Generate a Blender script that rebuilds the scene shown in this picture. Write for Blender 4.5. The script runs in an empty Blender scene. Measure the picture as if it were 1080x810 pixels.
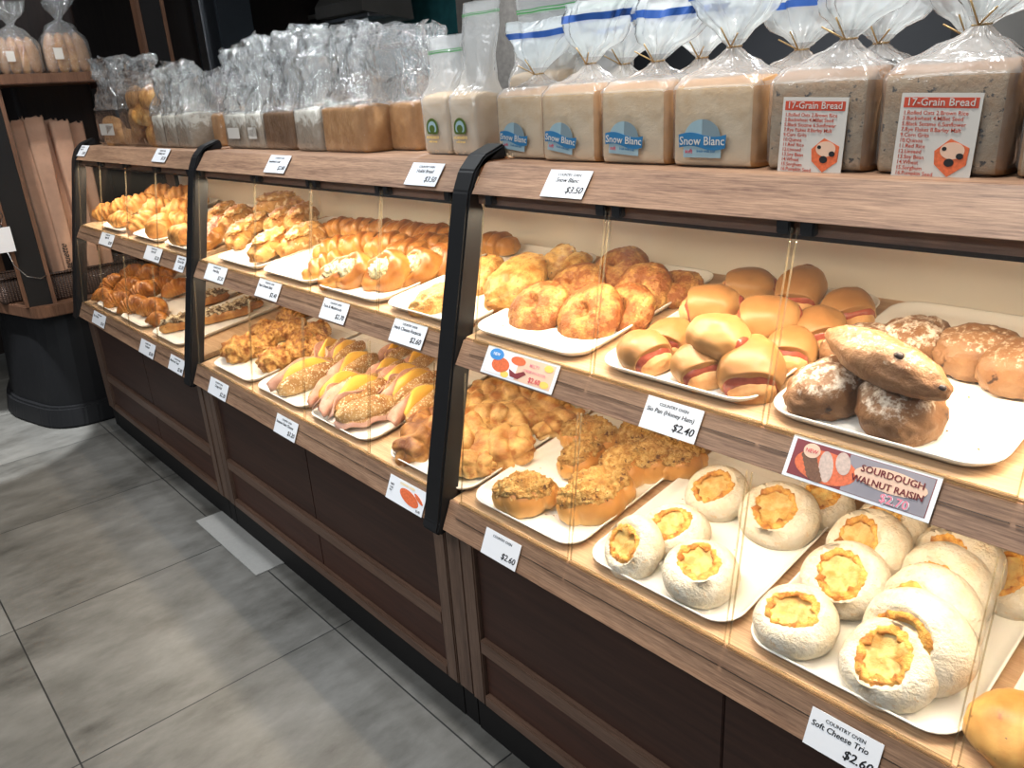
import bpy, bmesh, math, random
from mathutils import Vector, Matrix, noise
C = bpy.context.scene.collection
SC = bpy.context.scene
PI = math.pi
R = math.radians
random.seed(7)

# ------------------------------------------------------------------ camera
CAM_H = 1.4274
FPX = 830.58
CX = Vector((0.669312, 0.740771, -0.057273))      # right
CD = Vector((0.225201, -0.275726, -0.934484))     # down
CF = Vector((-0.708030, 0.612563, -0.351369))     # forward
EYE = Vector((0, 0, CAM_H))
cam = bpy.data.cameras.new('camera'); cam.sensor_width = 36; cam.lens = 36 * FPX / 1080
cam.clip_start = .02
camo = bpy.data.objects.new('camera', cam); C.objects.link(camo)
mw = Matrix.Identity(4)
for i in range(3):
    mw[i][0] = CX[i]; mw[i][1] = -CD[i]; mw[i][2] = -CF[i]; mw[i][3] = EYE[i]
camo.matrix_world = mw
SC.camera = camo
SC.view_settings.view_transform = 'Standard'; SC.view_settings.look = 'None'
SC.view_settings.gamma = 1; SC.view_settings.use_curve_mapping = False
SC.view_settings.exposure = 0.0
try:
    SC.cycles.use_denoising = True
    SC.cycles.transparent_max_bounces = 24
    SC.cycles.max_bounces = 8
except Exception: pass

# ------------------------------------------------------------------ world, shop lights and added fill lights
wd = bpy.data.worlds.new('world'); SC.world = wd; wd.use_nodes = True
wd.node_tree.nodes['Background'].inputs[0].default_value = (.80, .90, 1.0, 1)
wd.node_tree.nodes['Background'].inputs[1].default_value = .22

def area(name, loc, sx, sy, power, col, rot=(0, 0, 0), spread=180):
    l = bpy.data.lights.new(name, 'AREA'); l.shape = 'RECTANGLE'; l.size = sx; l.size_y = sy
    l.energy = power; l.color = col; l.spread = R(spread)
    o = bpy.data.objects.new(name, l); C.objects.link(o); o.location = loc; o.rotation_euler = rot
    return o
def spot(name, loc, target, power, col, ang, blend=.4, rad=.05):
    l = bpy.data.lights.new(name, 'SPOT'); l.energy = power; l.color = col; l.spot_size = R(ang); l.spot_blend = blend
    l.shadow_soft_size = rad
    o = bpy.data.objects.new(name, l); C.objects.link(o); o.location = loc
    d = Vector(target) - Vector(loc); o.rotation_euler = d.to_track_quat('-Z', 'Y').to_euler()
    return o
COOL = (.93, .97, 1.0); NEUT = (1, .95, .88); WARM = (1, .80, .56)
spot('ceiling_spot', (-.55, .75, 2.85), (-.55, 1.08, 1.3), 115, NEUT, 52, .6)
spot('ceiling_spot', (-1.9, .75, 2.85), (-1.95, 1.08, 1.3), 105, COOL, 52, .6)
spot('ceiling_spot', (-3.2, .75, 2.85), (-3.3, 1.08, 1.3), 60, NEUT, 46, .6)
spot('ceiling_spot', (-1.0, 2.2, 2.85), (-.9, 1.15, 1.45), 130, COOL, 60, .6)
spot('ceiling_spot', (-2.5, 2.2, 2.85), (-2.2, 1.15, 1.45), 150, COOL, 60, .6)
spot('ceiling_spot', (-4.25, .15, 2.85), (-4.2, .28, 0), 620, COOL, 21, .12, .03)
spot('ceiling_spot', (-2.7, -.3, 2.85), (-2.8, .25, 0), 22, NEUT, 44, .8)
spot('ceiling_spot', (-1.6, -.4, 2.85), (-1.7, .25, 0), 22, NEUT, 48, .8)
spot('kitchen_fill_spot', (-2.6, 3.3, 2.85), (-2.6, 3.6, 1.2), 420, COOL, 120, .8)  # added to lift the dark kitchen background, no known lamp there
spot('rack_fill_spot', (-3.3, .35, 2.85), (-4.25, .85, 1.25), 80, NEUT, 34, .6)  # added to brighten the baguette bags on the rack, no known fitting
for _i in range(7): area('ceiling_downlight', (-4.1 + .62 * _i, 1.05 - .25 * (_i % 2), 2.84), .10, .10, 5.5, COOL)
for _i in range(5): area('ceiling_downlight', (-3.9 + .85 * _i, -.35, 2.84), .10, .10, 3.0, COOL)
area('front_fill_light', (-1.2, -1.2, 2.85), 3.0, .6, 54, COOL)  # added fill for cards, trims and other front faces, not a known ceiling panel

# ------------------------------------------------------------------ calibrated helpers: a pixel of the photograph to a point on a plane
TILT = .15284                                      # the shelves rise 8.8 degrees to the back
SN = Vector((0, -math.sin(TILT), math.cos(TILT)))
LOWP = Vector((0, .86, .632)); UPP = Vector((0, .93, .970))
def ray(u, v): return (CX * (u - 540) + CD * (v - 405) + CF * FPX)
def on_plane(u, v, p, n):
    w = ray(u, v); return EYE + w * ((Vector(p) - EYE).dot(n) / w.dot(n))
def on_y(u, v, y): return on_plane(u, v, (0, y, 0), Vector((0, 1, 0)))
def on_x(u, v, x): return on_plane(u, v, (x, 0, 0), Vector((1, 0, 0)))
def on_z(u, v, z): return on_plane(u, v, (0, 0, z), Vector((0, 0, 1)))
def on_shelf(u, v, upper, h): return on_plane(u, v, (UPP if upper else LOWP) + SN * h, SN)

# ------------------------------------------------------------------ materials
def lin(r, g, b):
    f = lambda c: c / 12.92 if c <= .04045 else ((c + .055) / 1.055) ** 2.4
    return (f(r / 255), f(g / 255), f(b / 255), 1)
class NT:
    def __init__(s, name):
        s.m = bpy.data.materials.new(name); s.m.use_nodes = True; s.t = s.m.node_tree
        s.b = s.t.nodes['Principled BSDF']; s.out = s.t.nodes['Material Output']
    def n(s, typ, **kw):
        x = s.t.nodes.new(typ)
        for k, v in kw.items():
            if k.startswith('i_'):
                k2 = k[2:]; x.inputs[int(k2) if k2.isdigit() else k2.replace('_', ' ')].default_value = v
            else: setattr(x, k, v)
        return x
    def l(s, a, b): s.t.links.new(a, b)
    def coord(s, kind='Object', scale=(1, 1, 1), rot=(0, 0, 0)):
        c = s.n('ShaderNodeTexCoord'); mp = s.n('ShaderNodeMapping')
        mp.inputs['Scale'].default_value = scale; mp.inputs['Rotation'].default_value = rot
        s.l(c.outputs[kind], mp.inputs[0]); return mp.outputs[0]
    def noise(s, vec, scale, detail=4, rough=.55):
        x = s.n('ShaderNodeTexNoise'); x.inputs['Scale'].default_value = scale; x.inputs['Detail'].default_value = detail
        x.inputs['Roughness'].default_value = rough; s.l(vec, x.inputs['Vector']); return x.outputs['Fac']
    def ramp(s, fac, stops):
        x = s.n('ShaderNodeValToRGB'); e = x.color_ramp.elements
        while len(e) < len(stops): e.new(.5)
        for k, (p, c) in enumerate(stops): e[k].position = p; e[k].color = c if len(c) == 4 else (*c, 1)
        s.l(fac, x.inputs[0]); return x.outputs[0]
    def math(s, op, a, b=None, c=None):
        x = s.n('ShaderNodeMath', operation=op)
        for k, v in enumerate((a, b, c)):
            if v is None: continue
            if isinstance(v, (int, float)): x.inputs[k].default_value = v
            else: s.l(v, x.inputs[k])
        return x.outputs[0]
    def mix(s, fac, a, b):
        x = s.n('ShaderNodeMix', data_type='RGBA')
        for inp, v in ((x.inputs[0], fac), (x.inputs[6], a), (x.inputs[7], b)):
            if isinstance(v, (int, float)): inp.default_value = v
            elif isinstance(v, tuple): inp.default_value = v
            else: s.l(v, inp)
        return x.outputs[2]
    def bump(s, h, strength, dist=.002):
        x = s.n('ShaderNodeBump'); x.inputs['Strength'].default_value = strength; x.inputs['Distance'].default_value = dist
        s.l(h, x.inputs['Height']); s.l(x.outputs[0], s.b.inputs['Normal']); return x.outputs[0]
    def set(s, col=None, rough=None, metal=None, spec=None, sss=None):
        if col is not None:
            if isinstance(col, tuple): s.b.inputs['Base Color'].default_value = col
            else: s.l(col, s.b.inputs['Base Color'])
        if rough is not None: s.b.inputs['Roughness'].default_value = rough
        if metal is not None: s.b.inputs['Metallic'].default_value = metal
        if spec is not None: s.b.inputs['Specular IOR Level'].default_value = spec
        return s.m
def plain(name, col, rough=.5, spec=.5, metal=0, var=.12, vs=30):
    t = NT(name); v = t.coord(); f = t.noise(v, vs)
    d = tuple(c * (1 - var) for c in col[:3]) + (1,); u = tuple(min(1, c * (1 + var)) for c in col[:3]) + (1,)
    return t.set(t.mix(f, d, u), rough, metal, spec)
def wood(name, dark, light, along='x', rough=.45, scale=1.0, spec=.4):
    t = NT(name)
    sc = {'x': (8, 170, 170), 'y': (170, 8, 170), 'z': (170, 170, 8)}[along]
    v = t.coord('Object', tuple(c * scale for c in sc)); a = t.noise(v, 2.2, 7, .7)
    v2 = t.coord('Object', tuple(c * scale * .22 for c in sc)); b = t.noise(v2, 1.3, 3, .5)
    f = t.math('ADD', t.math('MULTIPLY', a, .65), t.math('MULTIPLY', b, .35))
    m1 = tuple((dark[k] * .5 + light[k] * .5) for k in range(3)) + (1,)
    c = t.ramp(f, [(.36, dark), (.5, m1), (.64, light)])
    t.bump(a, .25, .0006)
    return t.set(c, rough, 0, spec)
def bread(name, pale, mid, dark, nscale=22, zmix=.55, rough=.5, bump=.35, bscale=130, bdist=.0012, shift=0.0, spots=None, dust=None, spec=.35):
    """crust: pale sides browning to a darker top, with mottling; spots = (colour, scale, cut); dust = (colour, scale, cut)"""
    pale, mid, dark = [tuple(min(1, c ** 1.18 * .92) for c in q[:3]) + (1,) for q in (pale, mid, dark)]
    t = NT(name); g = t.n('ShaderNodeTexCoord'); sep = t.n('ShaderNodeSeparateXYZ'); t.l(g.outputs['Generated'], sep.inputs[0])
    v = g.outputs['Object']
    f = t.noise(v, nscale, 5, .6)
    fc = t.math('ADD', t.math('MULTIPLY', t.math('SUBTRACT', f, .5), 2.6), .5)
    k = t.math('ADD', t.math('MULTIPLY', sep.outputs[2], zmix), t.math('MULTIPLY', fc, 1.25 * (1 - zmix)))
    k = t.math('ADD', k, shift)
    col = t.ramp(k, [(.12, pale), (.48, mid), (.88, dark)])
    fine = t.noise(v, bscale, 4, .65)
    if spots:
        sp = t.noise(v, spots[1], 3, .6)
        col = t.mix(t.ramp(sp, [(spots[2], (0, 0, 0)), (spots[2] + .05, (1, 1, 1))]), col, spots[0])
    if dust:
        dn = t.noise(v, dust[1], 6, .7)
        up = t.math('MULTIPLY', dn, t.ramp(sep.outputs[2], [(.25, (0, 0, 0)), (.75, (1, 1, 1))]))
        col = t.mix(t.ramp(up, [(dust[2], (0, 0, 0)), (dust[2] + .16, (.92, .92, .92))]), col, dust[0])
    t.bump(t.math('ADD', fine, t.math('MULTIPLY', f, .6)), bump, bdist)
    t.b.inputs['Subsurface Weight'].default_value = 0
    return t.set(col, rough, 0, spec)
def clear_film(name, tint, gloss, white, rough=.08, bscale=40, bump=.6, whitecol=(.9, .92, .92, 1)):
    """transparent plastic: mostly see-through, some gloss by angle, some milky white"""
    t = NT(name); t.t.nodes.remove(t.b)
    tr = t.n('ShaderNodeBsdfTransparent'); tr.inputs[0].default_value = tint
    gl = t.n('ShaderNodeBsdfGlossy'); gl.inputs['Roughness'].default_value = rough
    df = t.n('ShaderNodeBsdfDiffuse'); df.inputs[0].default_value = whitecol
    tl = t.n('ShaderNodeBsdfTranslucent'); tl.inputs[0].default_value = whitecol
    geo = t.n('ShaderNodeNewGeometry'); dt = t.n('ShaderNodeVectorMath', operation='DOT_PRODUCT'); t.l(geo.outputs['Incoming'], dt.inputs[0]); t.l(geo.outputs['Normal'], dt.inputs[1])
    if bump:
        v = t.coord(); h = t.noise(v, bscale, 3, .6)
        bp = t.n('ShaderNodeBump'); bp.inputs['Strength'].default_value = bump; bp.inputs['Distance'].default_value = .01
        t.l(h, bp.inputs['Height'])
        for s in (gl, df): t.l(bp.outputs[0], s.inputs['Normal'])
        t.l(bp.outputs[0], dt.inputs[1])
    w = t.n('ShaderNodeMixShader'); w.inputs[0].default_value = .5; t.l(df.outputs[0], w.inputs[1]); t.l(tl.outputs[0], w.inputs[2])
    a = t.n('ShaderNodeMixShader'); a.inputs[0].default_value = white; t.l(tr.outputs[0], a.inputs[1]); t.l(w.outputs[0], a.inputs[2])
    b = t.n('ShaderNodeMixShader'); 
    sch = t.math('ADD', t.math('MULTIPLY', t.math('POWER', t.math('SUBTRACT', 1.0, t.math('ABSOLUTE', dt.outputs['Value'])), 5.0), .95), .045)
    t.l(t.math('MINIMUM', t.math('MULTIPLY', sch, gloss), 1.0), b.inputs[0])
    t.l(a.outputs[0], b.inputs[1]); t.l(gl.outputs[0], b.inputs[2]); t.l(b.outputs[0], t.out.inputs[0])
    return t.m
def glow(name, col, strength):
    t = NT(name); t.t.nodes.remove(t.b); e = t.n('ShaderNodeEmission'); e.inputs[0].default_value = col; e.inputs[1].default_value = strength
    t.l(e.outputs[0], t.out.inputs[0]); return t.m

M = {}
M['wood_x'] = wood('walnut_laminate', (.13, .066, .041, 1), (.42, .255, .158, 1), 'x')
M['wood_y'] = wood('oak_shelf_laminate', (.36, .21, .11, 1), (.62, .42, .25, 1), 'x', .5)
M['wood_z'] = wood('walnut_stile', (.075, .042, .030, 1), (.19, .115, .080, 1), 'z')
M['wood_rail'] = wood('walnut_rail', (.085, .045, .030, 1), (.20, .115, .078, 1), 'x')
M['wood_rack'] = wood('rack_timber', (.075, .034, .019, 1), (.19, .095, .055, 1), 'z')
M['panel_dark'] = wood('dark_mahogany', (.030, .0125, .0088, 1), (.060, .025, .0165, 1), 'x', .55, .18)
M['panel_red'] = wood('red_mahogany', (.036, .0135, .0085, 1), (.075, .028, .017, 1), 'x', .55, .2)
M['black'] = plain('black_powder_coat', (.008, .008, .009, 1), .5, .3)
M['black_matt'] = plain('matt_black', (.008, .007, .007, 1), .7, .3)
M['rail_dark'] = plain('smoked_rail', (.030, .020, .015, 1), .25, .5)
M['cream'] = plain('cream_laminate', (.88, .84, .73, 1), .35, .5, 0, .02)
M['tray'] = plain('white_melamine', (.86, .84, .78, 1), .25, .5, 0, .02)
M['acrylic'] = clear_film('clear_acrylic', (.99, .99, .985, 1), .35, .004, .02, bump=0)
M['acrylic_edge'] = clear_film('acrylic_cut_edge', (.80, .76, .66, 1), .8, .08, .15, bump=0, whitecol=(.80, .72, .58, 1))
M['lip_line'] = plain('acrylic_refraction_line', (.035, .022, .015, 1), .3)  # dark colour painted in for refraction along the clear lip's lower edge
M['chrome'] = plain('brushed_steel', (.55, .55, .56, 1), .3, .5, 1)
M['led'] = glow('warm_led', (1, .80, .55, 1), 6)
M['card'] = plain('white_card', (.78, .80, .84, 1), .35, .5, 0, .02)
M['ink'] = plain('black_ink', (.012, .012, .014, 1), .5)
M['red_ink'] = plain('red_ink', (.55, .02, .06, 1), .5)
M['maroon'] = plain('maroon_print', (.20, .03, .035, 1), .45)
M['pink_edge'] = plain('pink_print', (.75, .22, .30, 1), .45)
M['grey_print'] = plain('slate_print', (.26, .24, .27, 1), .45, .5, 0, .2)
M['orange_print'] = plain('orange_print', (.68, .14, .05, 1), .45, .5, 0, .5, 300)
M['yellow_print'] = plain('yellow_print', (.80, .55, .12, 1), .45)
M['blue_print'] = plain('blue_print', (.05, .25, .60, 1), .45)
M['peach_print'] = plain('peach_print', (.75, .50, .36, 1), .45)
M['brown_print'] = plain('brown_print', (.16, .07, .035, 1), .45, .5, 0, .6, 400)
M['dusty_print'] = plain('dusty_print', (.55, .42, .36, 1), .45, .5, 0, .4, 300)

# ------------------------------------------------------------------ mesh helpers
def link(o): C.objects.link(o); return o
def to_mesh(name, bm, mat=None, smooth=False):
    me = bpy.data.meshes.new(name); bm.normal_update(); bm.to_mesh(me); bm.free()
    if smooth:
        for p in me.polygons: p.use_smooth = True
    if mat is not None: me.materials.append(mat)
    return me
def obj(name, me, parent=None, loc=None, rot=None):
    o = bpy.data.objects.new(name, me); link(o)
    if parent is not None: o.parent = parent
    if loc is not None: o.location = loc
    if rot is not None: o.rotation_euler = rot
    return o
def tag(o, label, cat, group=None):
    o['label'] = label; o['category'] = cat
    if group: o['group'] = group
    return o
def thing(name, label, cat, loc=(0, 0, 0), rot=(0, 0, 0), group=None):
    o = bpy.data.objects.new(name, None); link(o); o.location = loc; o.rotation_euler = rot; o.empty_display_size = .02
    return tag(o, label, cat, group)
def struct(o): o['kind'] = 'structure'; return o
def add_box(bm, x0, x1, y0, y1, z0, z1):
    vs = [bm.verts.new((x, y, z)) for x in (x0, x1) for y in (y0, y1) for z in (z0, z1)]
    for f in ((0, 1, 3, 2), (4, 6, 7, 5), (0, 4, 5, 1), (2, 3, 7, 6), (0, 2, 6, 4), (1, 5, 7, 3)): bm.faces.new([vs[i] for i in f])
    return vs
def bevel(bm, w, seg=2):
    bmesh.ops.bevel(bm, geom=list(bm.edges), offset=w, segments=seg, affect='EDGES', clamp_overlap=True)
def box(name, mat, x0, x1, y0, y1, z0, z1, bev=0.0, parent=None):
    bm = bmesh.new(); add_box(bm, x0, x1, y0, y1, z0, z1); bmesh.ops.recalc_face_normals(bm, faces=bm.faces)
    if bev: bevel(bm, bev)
    return obj(name, to_mesh(name, bm, mat), parent)
def prism_x(name, mat, prof, x0, x1, bev=0.0, parent=None, smooth=False):
    """closed (y, z) outline swept along X"""
    bm = bmesh.new()
    a = [bm.verts.new((x0, y, z)) for y, z in prof]; b = [bm.verts.new((x1, y, z)) for y, z in prof]
    n = len(prof); bm.faces.new(a); bm.faces.new(b[::-1])
    for i in range(n): bm.faces.new((a[i], b[i], b[(i + 1) % n], a[(i + 1) % n]))
    bmesh.ops.recalc_face_normals(bm, faces=bm.faces)
    if bev: bevel(bm, bev)
    return obj(name, to_mesh(name, bm, mat, smooth), parent)
def prism_z(name, mat, poly, z0, z1, bev=0.0, parent=None, top=None):
    bm = bmesh.new(); top = top or poly
    a = [bm.verts.new((x, y, z0)) for x, y in poly]; b = [bm.verts.new((x, y, z1)) for x, y in top]
    n = len(poly); bm.faces.new(a[::-1]); bm.faces.new(b)
    for i in range(n): bm.faces.new((a[i], a[(i + 1) % n], b[(i + 1) % n], b[i]))
    bmesh.ops.recalc_face_normals(bm, faces=bm.faces)
    if bev: bevel(bm, bev)
    return obj(name, to_mesh(name, bm, mat), parent)
def loft(loops, cap0=False, cap1=False, closed=True):
    bm = bmesh.new(); rows = [[bm.verts.new(p) for p in lp] for lp in loops]; n = len(rows[0])
    for r0, r1 in zip(rows, rows[1:]):
        for i in range(n if closed else n - 1): bm.faces.new((r0[i], r0[(i + 1) % n], r1[(i + 1) % n], r1[i]))
    if cap0: bm.faces.new(rows[0][::-1])
    if cap1: bm.faces.new(rows[-1])
    return bm
def tube(pts, rad, seg=8, taper=None):
    loops = []
    pts = [Vector(p) for p in pts]
    for i, p in enumerate(pts):
        d = (pts[min(i + 1, len(pts) - 1)] - pts[max(i - 1, 0)]).normalized()
        u = d.cross(Vector((0, 0, 1)));
        if u.length < 1e-3: u = d.cross(Vector((0, 1, 0)))
        u.normalize(); w = d.cross(u); r = rad if taper is None else taper[i]
        loops.append([p + u * (r * math.cos(2 * PI * k / seg)) + w * (r * math.sin(2 * PI * k / seg)) for k in range(seg)])
    return loft(loops, True, True)
def N(p, s, seed=0): return noise.noise(Vector(p) * s + Vector((seed * 7.13, seed * 3.7, seed * 1.9)))
def FB(p, s, seed=0, o=3): return noise.fractal(Vector(p) * s + Vector((seed * 7.13, seed * 3.7, seed * 1.9)), 1.0, 2.0, o)

_txt = {}
def text_geo(s, size, align='LEFT', shear=0.0, bold=.006):
    k = (s, size, align, shear)
    if k not in _txt:
        cu = bpy.data.curves.new('lettering', 'FONT'); cu.body = s; cu.size = size; cu.align_x = align; cu.shear = shear
        cu.extrude = .0001; cu.offset = size * bold; cu.resolution_u = 2
        o = bpy.data.objects.new('lettering', cu); link(o)
        dg = bpy.context.evaluated_depsgraph_get(); dg.update()
        me = bpy.data.meshes.new_from_object(o.evaluated_get(dg))
        _txt[k] = ([v.co.copy() for v in me.vertices], [tuple(p.vertices) for p in me.polygons])
        bpy.data.objects.remove(o); bpy.data.curves.remove(cu); bpy.data.meshes.remove(me)
    return _txt[k]
def lettering(lines, mat, parent, y=-.0012, name='lettering', rot=0.0, strike=False):
    """lines: (text, x, z, size, align[, shear]) upright in the parent's local XZ plane, facing -Y"""
    vs, fs = [], []
    cr, sr = math.cos(rot), math.sin(rot)
    for ln in [q for l0 in lines for q in ((l0, (l0[0], l0[1] + l0[3] * .035) + tuple(l0[2:])) if strike else (l0,))]:
        v, f = text_geo(ln[0], ln[3], ln[4], ln[5] if len(ln) > 5 else 0); k = len(vs)
        for p in v:
            x, z = ln[1] + p.x, ln[2] + p.y
            x, z = x * cr - z * sr, x * sr + z * cr
            vs.append((x, y - p.z, z))
        fs += [tuple(i + k for i in q) for q in f]
    me = bpy.data.meshes.new(name); me.from_pydata(vs, [], fs); me.materials.append(mat)
    return obj(name, me, parent)
def flat_shape(name, pts, mat, parent, y=-.001, th=.0004):
    """a thin printed shape: outline (x, z) with a real thickness"""
    bm = bmesh.new()
    a = [bm.verts.new((x, y, z)) for x, z in pts]; b = [bm.verts.new((x, y + th, z)) for x, z in pts]
    n = len(pts); bm.faces.new(a); bm.faces.new(b[::-1])
    for i in range(n): bm.faces.new((a[i], b[i], b[(i + 1) % n], a[(i + 1) % n]))
    bmesh.ops.recalc_face_normals(bm, faces=bm.faces)
    return obj(name, to_mesh(name, bm, mat), parent)
def ell(cx, cz, a, b, n=24, rot=0): return [(cx + a * math.cos(t) * math.cos(rot) - b * math.sin(t) * math.sin(rot), cz + a * math.cos(t) * math.sin(rot) + b * math.sin(t) * math.cos(rot)) for t in [2 * PI * k / n for k in range(n)]]
def rect(x0, x1, z0, z1): return [(x0, z0), (x1, z0), (x1, z1), (x0, z1)]

# ================================================================== the room
def floor_mat():
    t = NT('grey_porcelain_tile'); v = t.coord('Object'); sep = t.n('ShaderNodeSeparateXYZ'); t.l(v, sep.inputs[0])
    def line(s, off, pitch, w):
        f = t.math('FRACT', t.math('DIVIDE', t.math('ADD', s, -off + 70 * pitch), pitch))
        d = t.math('MINIMUM', f, t.math('SUBTRACT', 1, f))
        return t.math('LESS_THAN', d, w / pitch)
    gx = line(sep.outputs[0], -2.490, .700, .0021); gy = line(sep.outputs[1], .137, .680, .0021)
    g = t.math('MAXIMUM', gx, gy)
    cell = t.n('ShaderNodeTexWhiteNoise', noise_dimensions='2D')
    cx = t.math('FLOOR', t.math('DIVIDE', t.math('ADD', sep.outputs[0], 2.49 + 49), .7)); cy = t.math('FLOOR', t.math('DIVIDE', t.math('ADD', sep.outputs[1], -.137 + 68), .68))
    cb = t.n('ShaderNodeCombineXYZ'); t.l(cx, cb.inputs[0]); t.l(cy, cb.inputs[1]); t.l(cb.outputs[0], cell.inputs['Vector'])
    add = t.n('ShaderNodeVectorMath', operation='ADD'); mul = t.n('ShaderNodeVectorMath', operation='SCALE'); mul.inputs['Scale'].default_value = 9
    t.l(cell.outputs['Color'], mul.inputs[0]); t.l(v, add.inputs[0]); t.l(mul.outputs[0], add.inputs[1])
    mp = t.n('ShaderNodeMapping'); mp.inputs['Scale'].default_value = (1.6, .7, 1); t.l(add.outputs[0], mp.inputs[0])
    a = t.noise(mp.outputs[0], 2.6, 8, .62); b = t.noise(mp.outputs[0], 14, 6, .7)
    f = t.math('ADD', t.math('MULTIPLY', a, .72), t.math('MULTIPLY', b, .28))
    col = t.ramp(f, [(.33, (.050, .047, .041)), (.44, (.105, .101, .091)), (.58, (.165, .160, .147)), (.74, (.24, .235, .22))])
    c = t.mix(g, col, (.02, .02, .02, 1))
    t.bump(t.math('SUBTRACT', t.math('MULTIPLY', b, .15), g), .3, .0015)
    rr = t.math('ADD', t.math('MULTIPLY', b, .25), .30); t.l(rr, t.b.inputs['Roughness'])
    return t.set(c, None, 0, .45)
bm = bmesh.new(); add_box(bm, -6.5, 2.0, -3.2, 5.2, -.05, 0)
struct(obj('floor', to_mesh('floor', bm, floor_mat())))
M['strip'] = plain('grey_metal_cover', (.33, .325, .31, 1), .5, .4, 0, .12, 90)
p0, p1 = on_z(211, 549, 0), on_z(266, 606, 0)
o = box('floor_cover_plate', M['strip'], -2.72, -2.215, .775, .885, 0, .004, .001)
tag(o, 'pale grey rectangular cover plate set in the floor beside the counter plinth', 'floor plate')
M['wall_dark'] = wood('dark_plank_wall', (.010, .006, .005, 1), (.024, .014, .011, 1), 'z', .5)
M['wall_back'] = plain('charcoal_wall', (.018, .019, .022, 1), .6, .4, 0, .2, 3)
struct(box('wall_left', M['wall_dark'], -6.0, -5.9, -1.5, 5.0, 0, 3.0))
struct(box('wall_back', M['wall_back'], -5.9, 2.0, 4.9, 5.0, 0, 3.0))
M['ceiling'] = plain('black_ceiling', (.02, .02, .021, 1), .8, .2)
struct(box('ceiling', M['ceiling'], -6.0, 2.0, -1.0, 5.0, 3.0, 3.05))
# dark timber partition behind the counter's far end, a steel column and what the kitchen behind shows
def px_box(name, mat, u0, v0, u1, v1, y, depth, bev=.004, ztop=None, zbot=None):
    a, b = on_y(u0, v0, y), on_y(u1, v1, y)
    return box(name, mat, a.x, b.x, y, y + depth, zbot if zbot is not None else b.z, ztop if ztop is not None else a.z, bev)
o = struct(px_box('wall_partition', M['wall_dark'], 96, 0, 190, 60, 2.4, .06, 0, 3.0, 0))
o = struct(px_box('trim_1', M['wood_rack'], 154, 0, 166, 60, 2.36, .04, .004, 3.0, 0))
M['steel'] = plain('brushed_column_steel', (.085, .10, .12, 1), .35, .5, .6, .25, 4)
struct(px_box('column_1', M['steel'], 191, 0, 236, 60, 2.4, .25, .01, 3.0, 0))
struct(px_box('trim_2', M['chrome'], 209, 0, 212, 60, 2.385, .014, .003, 3.0, 0))
M['hood'] = plain('stainless_hood', (.20, .19, .175, 1), .4, .5, .5, .2, 5)
M['teal'] = plain('teal_tiles', (.045, .20, .22, 1), .4, .5, 0, .75, 9)
M['teal2'] = plain('pale_blue_panel', (.22, .36, .40, 1), .5, .5, 0, .3, 6)
M['stone'] = plain('speckled_concrete', (.115, .105, .095, 1), .7, .3, 0, .45, 40)
def outl(u0, v0, u1, v1, y): a, b = on_y(u0, v0, y), on_y(u1, v1, y); return a.x, b.x, b.z, a.z
# wall-hung black shelf cabinet with bracket
x0, x1, z0, z1 = outl(225, -6, 385, 26, 3.3)
k = thing('overhead_shelf', 'long black overhead shelf on the kitchen side behind the cellophane bags', 'shelf', ((x0 + x1) / 2, 3.3, z0))
L = lambda par, o: (setattr(o, 'parent', par), setattr(o, 'location', o.location - par.location), o)[2]
L(k, box('shelf_board', M['black'], x0, x1, 3.3, 3.75, z0, z0 + .16, .008))
xb = on_y(303, 20, 3.28).x
L(k, box('bracket', M['black_matt'], xb - .03, xb + .03, 3.26, 3.30, z0 - .12, 3.0, .004))
L(k, box('edge_band', M['hood'], x0, x1, 3.285, 3.302, z0 + .10, z0 + .13, .002))
x0, x1, z0, z1 = outl(329, -10, 384, 20, 2.9)
k = thing('extractor_hood', 'grey brown extractor hood hanging above the black overhead shelf', 'hood', ((x0 + x1) / 2, 2.9, z0))
L(k, prism_x('canopy', M['hood'], [(2.9, z0 + .05), (2.9, z0 + .12), (3.05, z0 + .30), (3.25, z0 + .30), (3.28, z0)], x0, x1, .004))
L(k, box('filter', M['chrome'], x0 + .03, x1 - .03, 2.95, 3.22, z0 + .02, z0 + .04, .003))
L(k, box('duct', M['hood'], (x0 + x1) / 2 - .1, (x0 + x1) / 2 + .1, 3.06, 3.24, z0 + .29, 3.0, .003))
# screen with a violet glow
x0, x1, z0, z1 = outl(229, 20, 255, 44, 2.9)
k = thing('wall_screen', 'small dark screen with a violet lit edge beside the steel column', 'screen', ((x0 + x1) / 2, 2.9, z0))
L(k, box('housing', M['black'], x0, x1, 2.9, 2.96, z0, z1, .005))
L(k, box('display', glow('violet_screen', (.20, .22, .62, 1), 1.1), x0 + .01, x1 - .01, 2.895, 2.9005, z0 + .11, z1 - .02, .001))
L(k, box('mount', M['black_matt'], (x0 + x1) / 2 - .02, (x0 + x1) / 2 + .02, 2.93, 2.97, z1 - .02, 3.0, .002))
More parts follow.
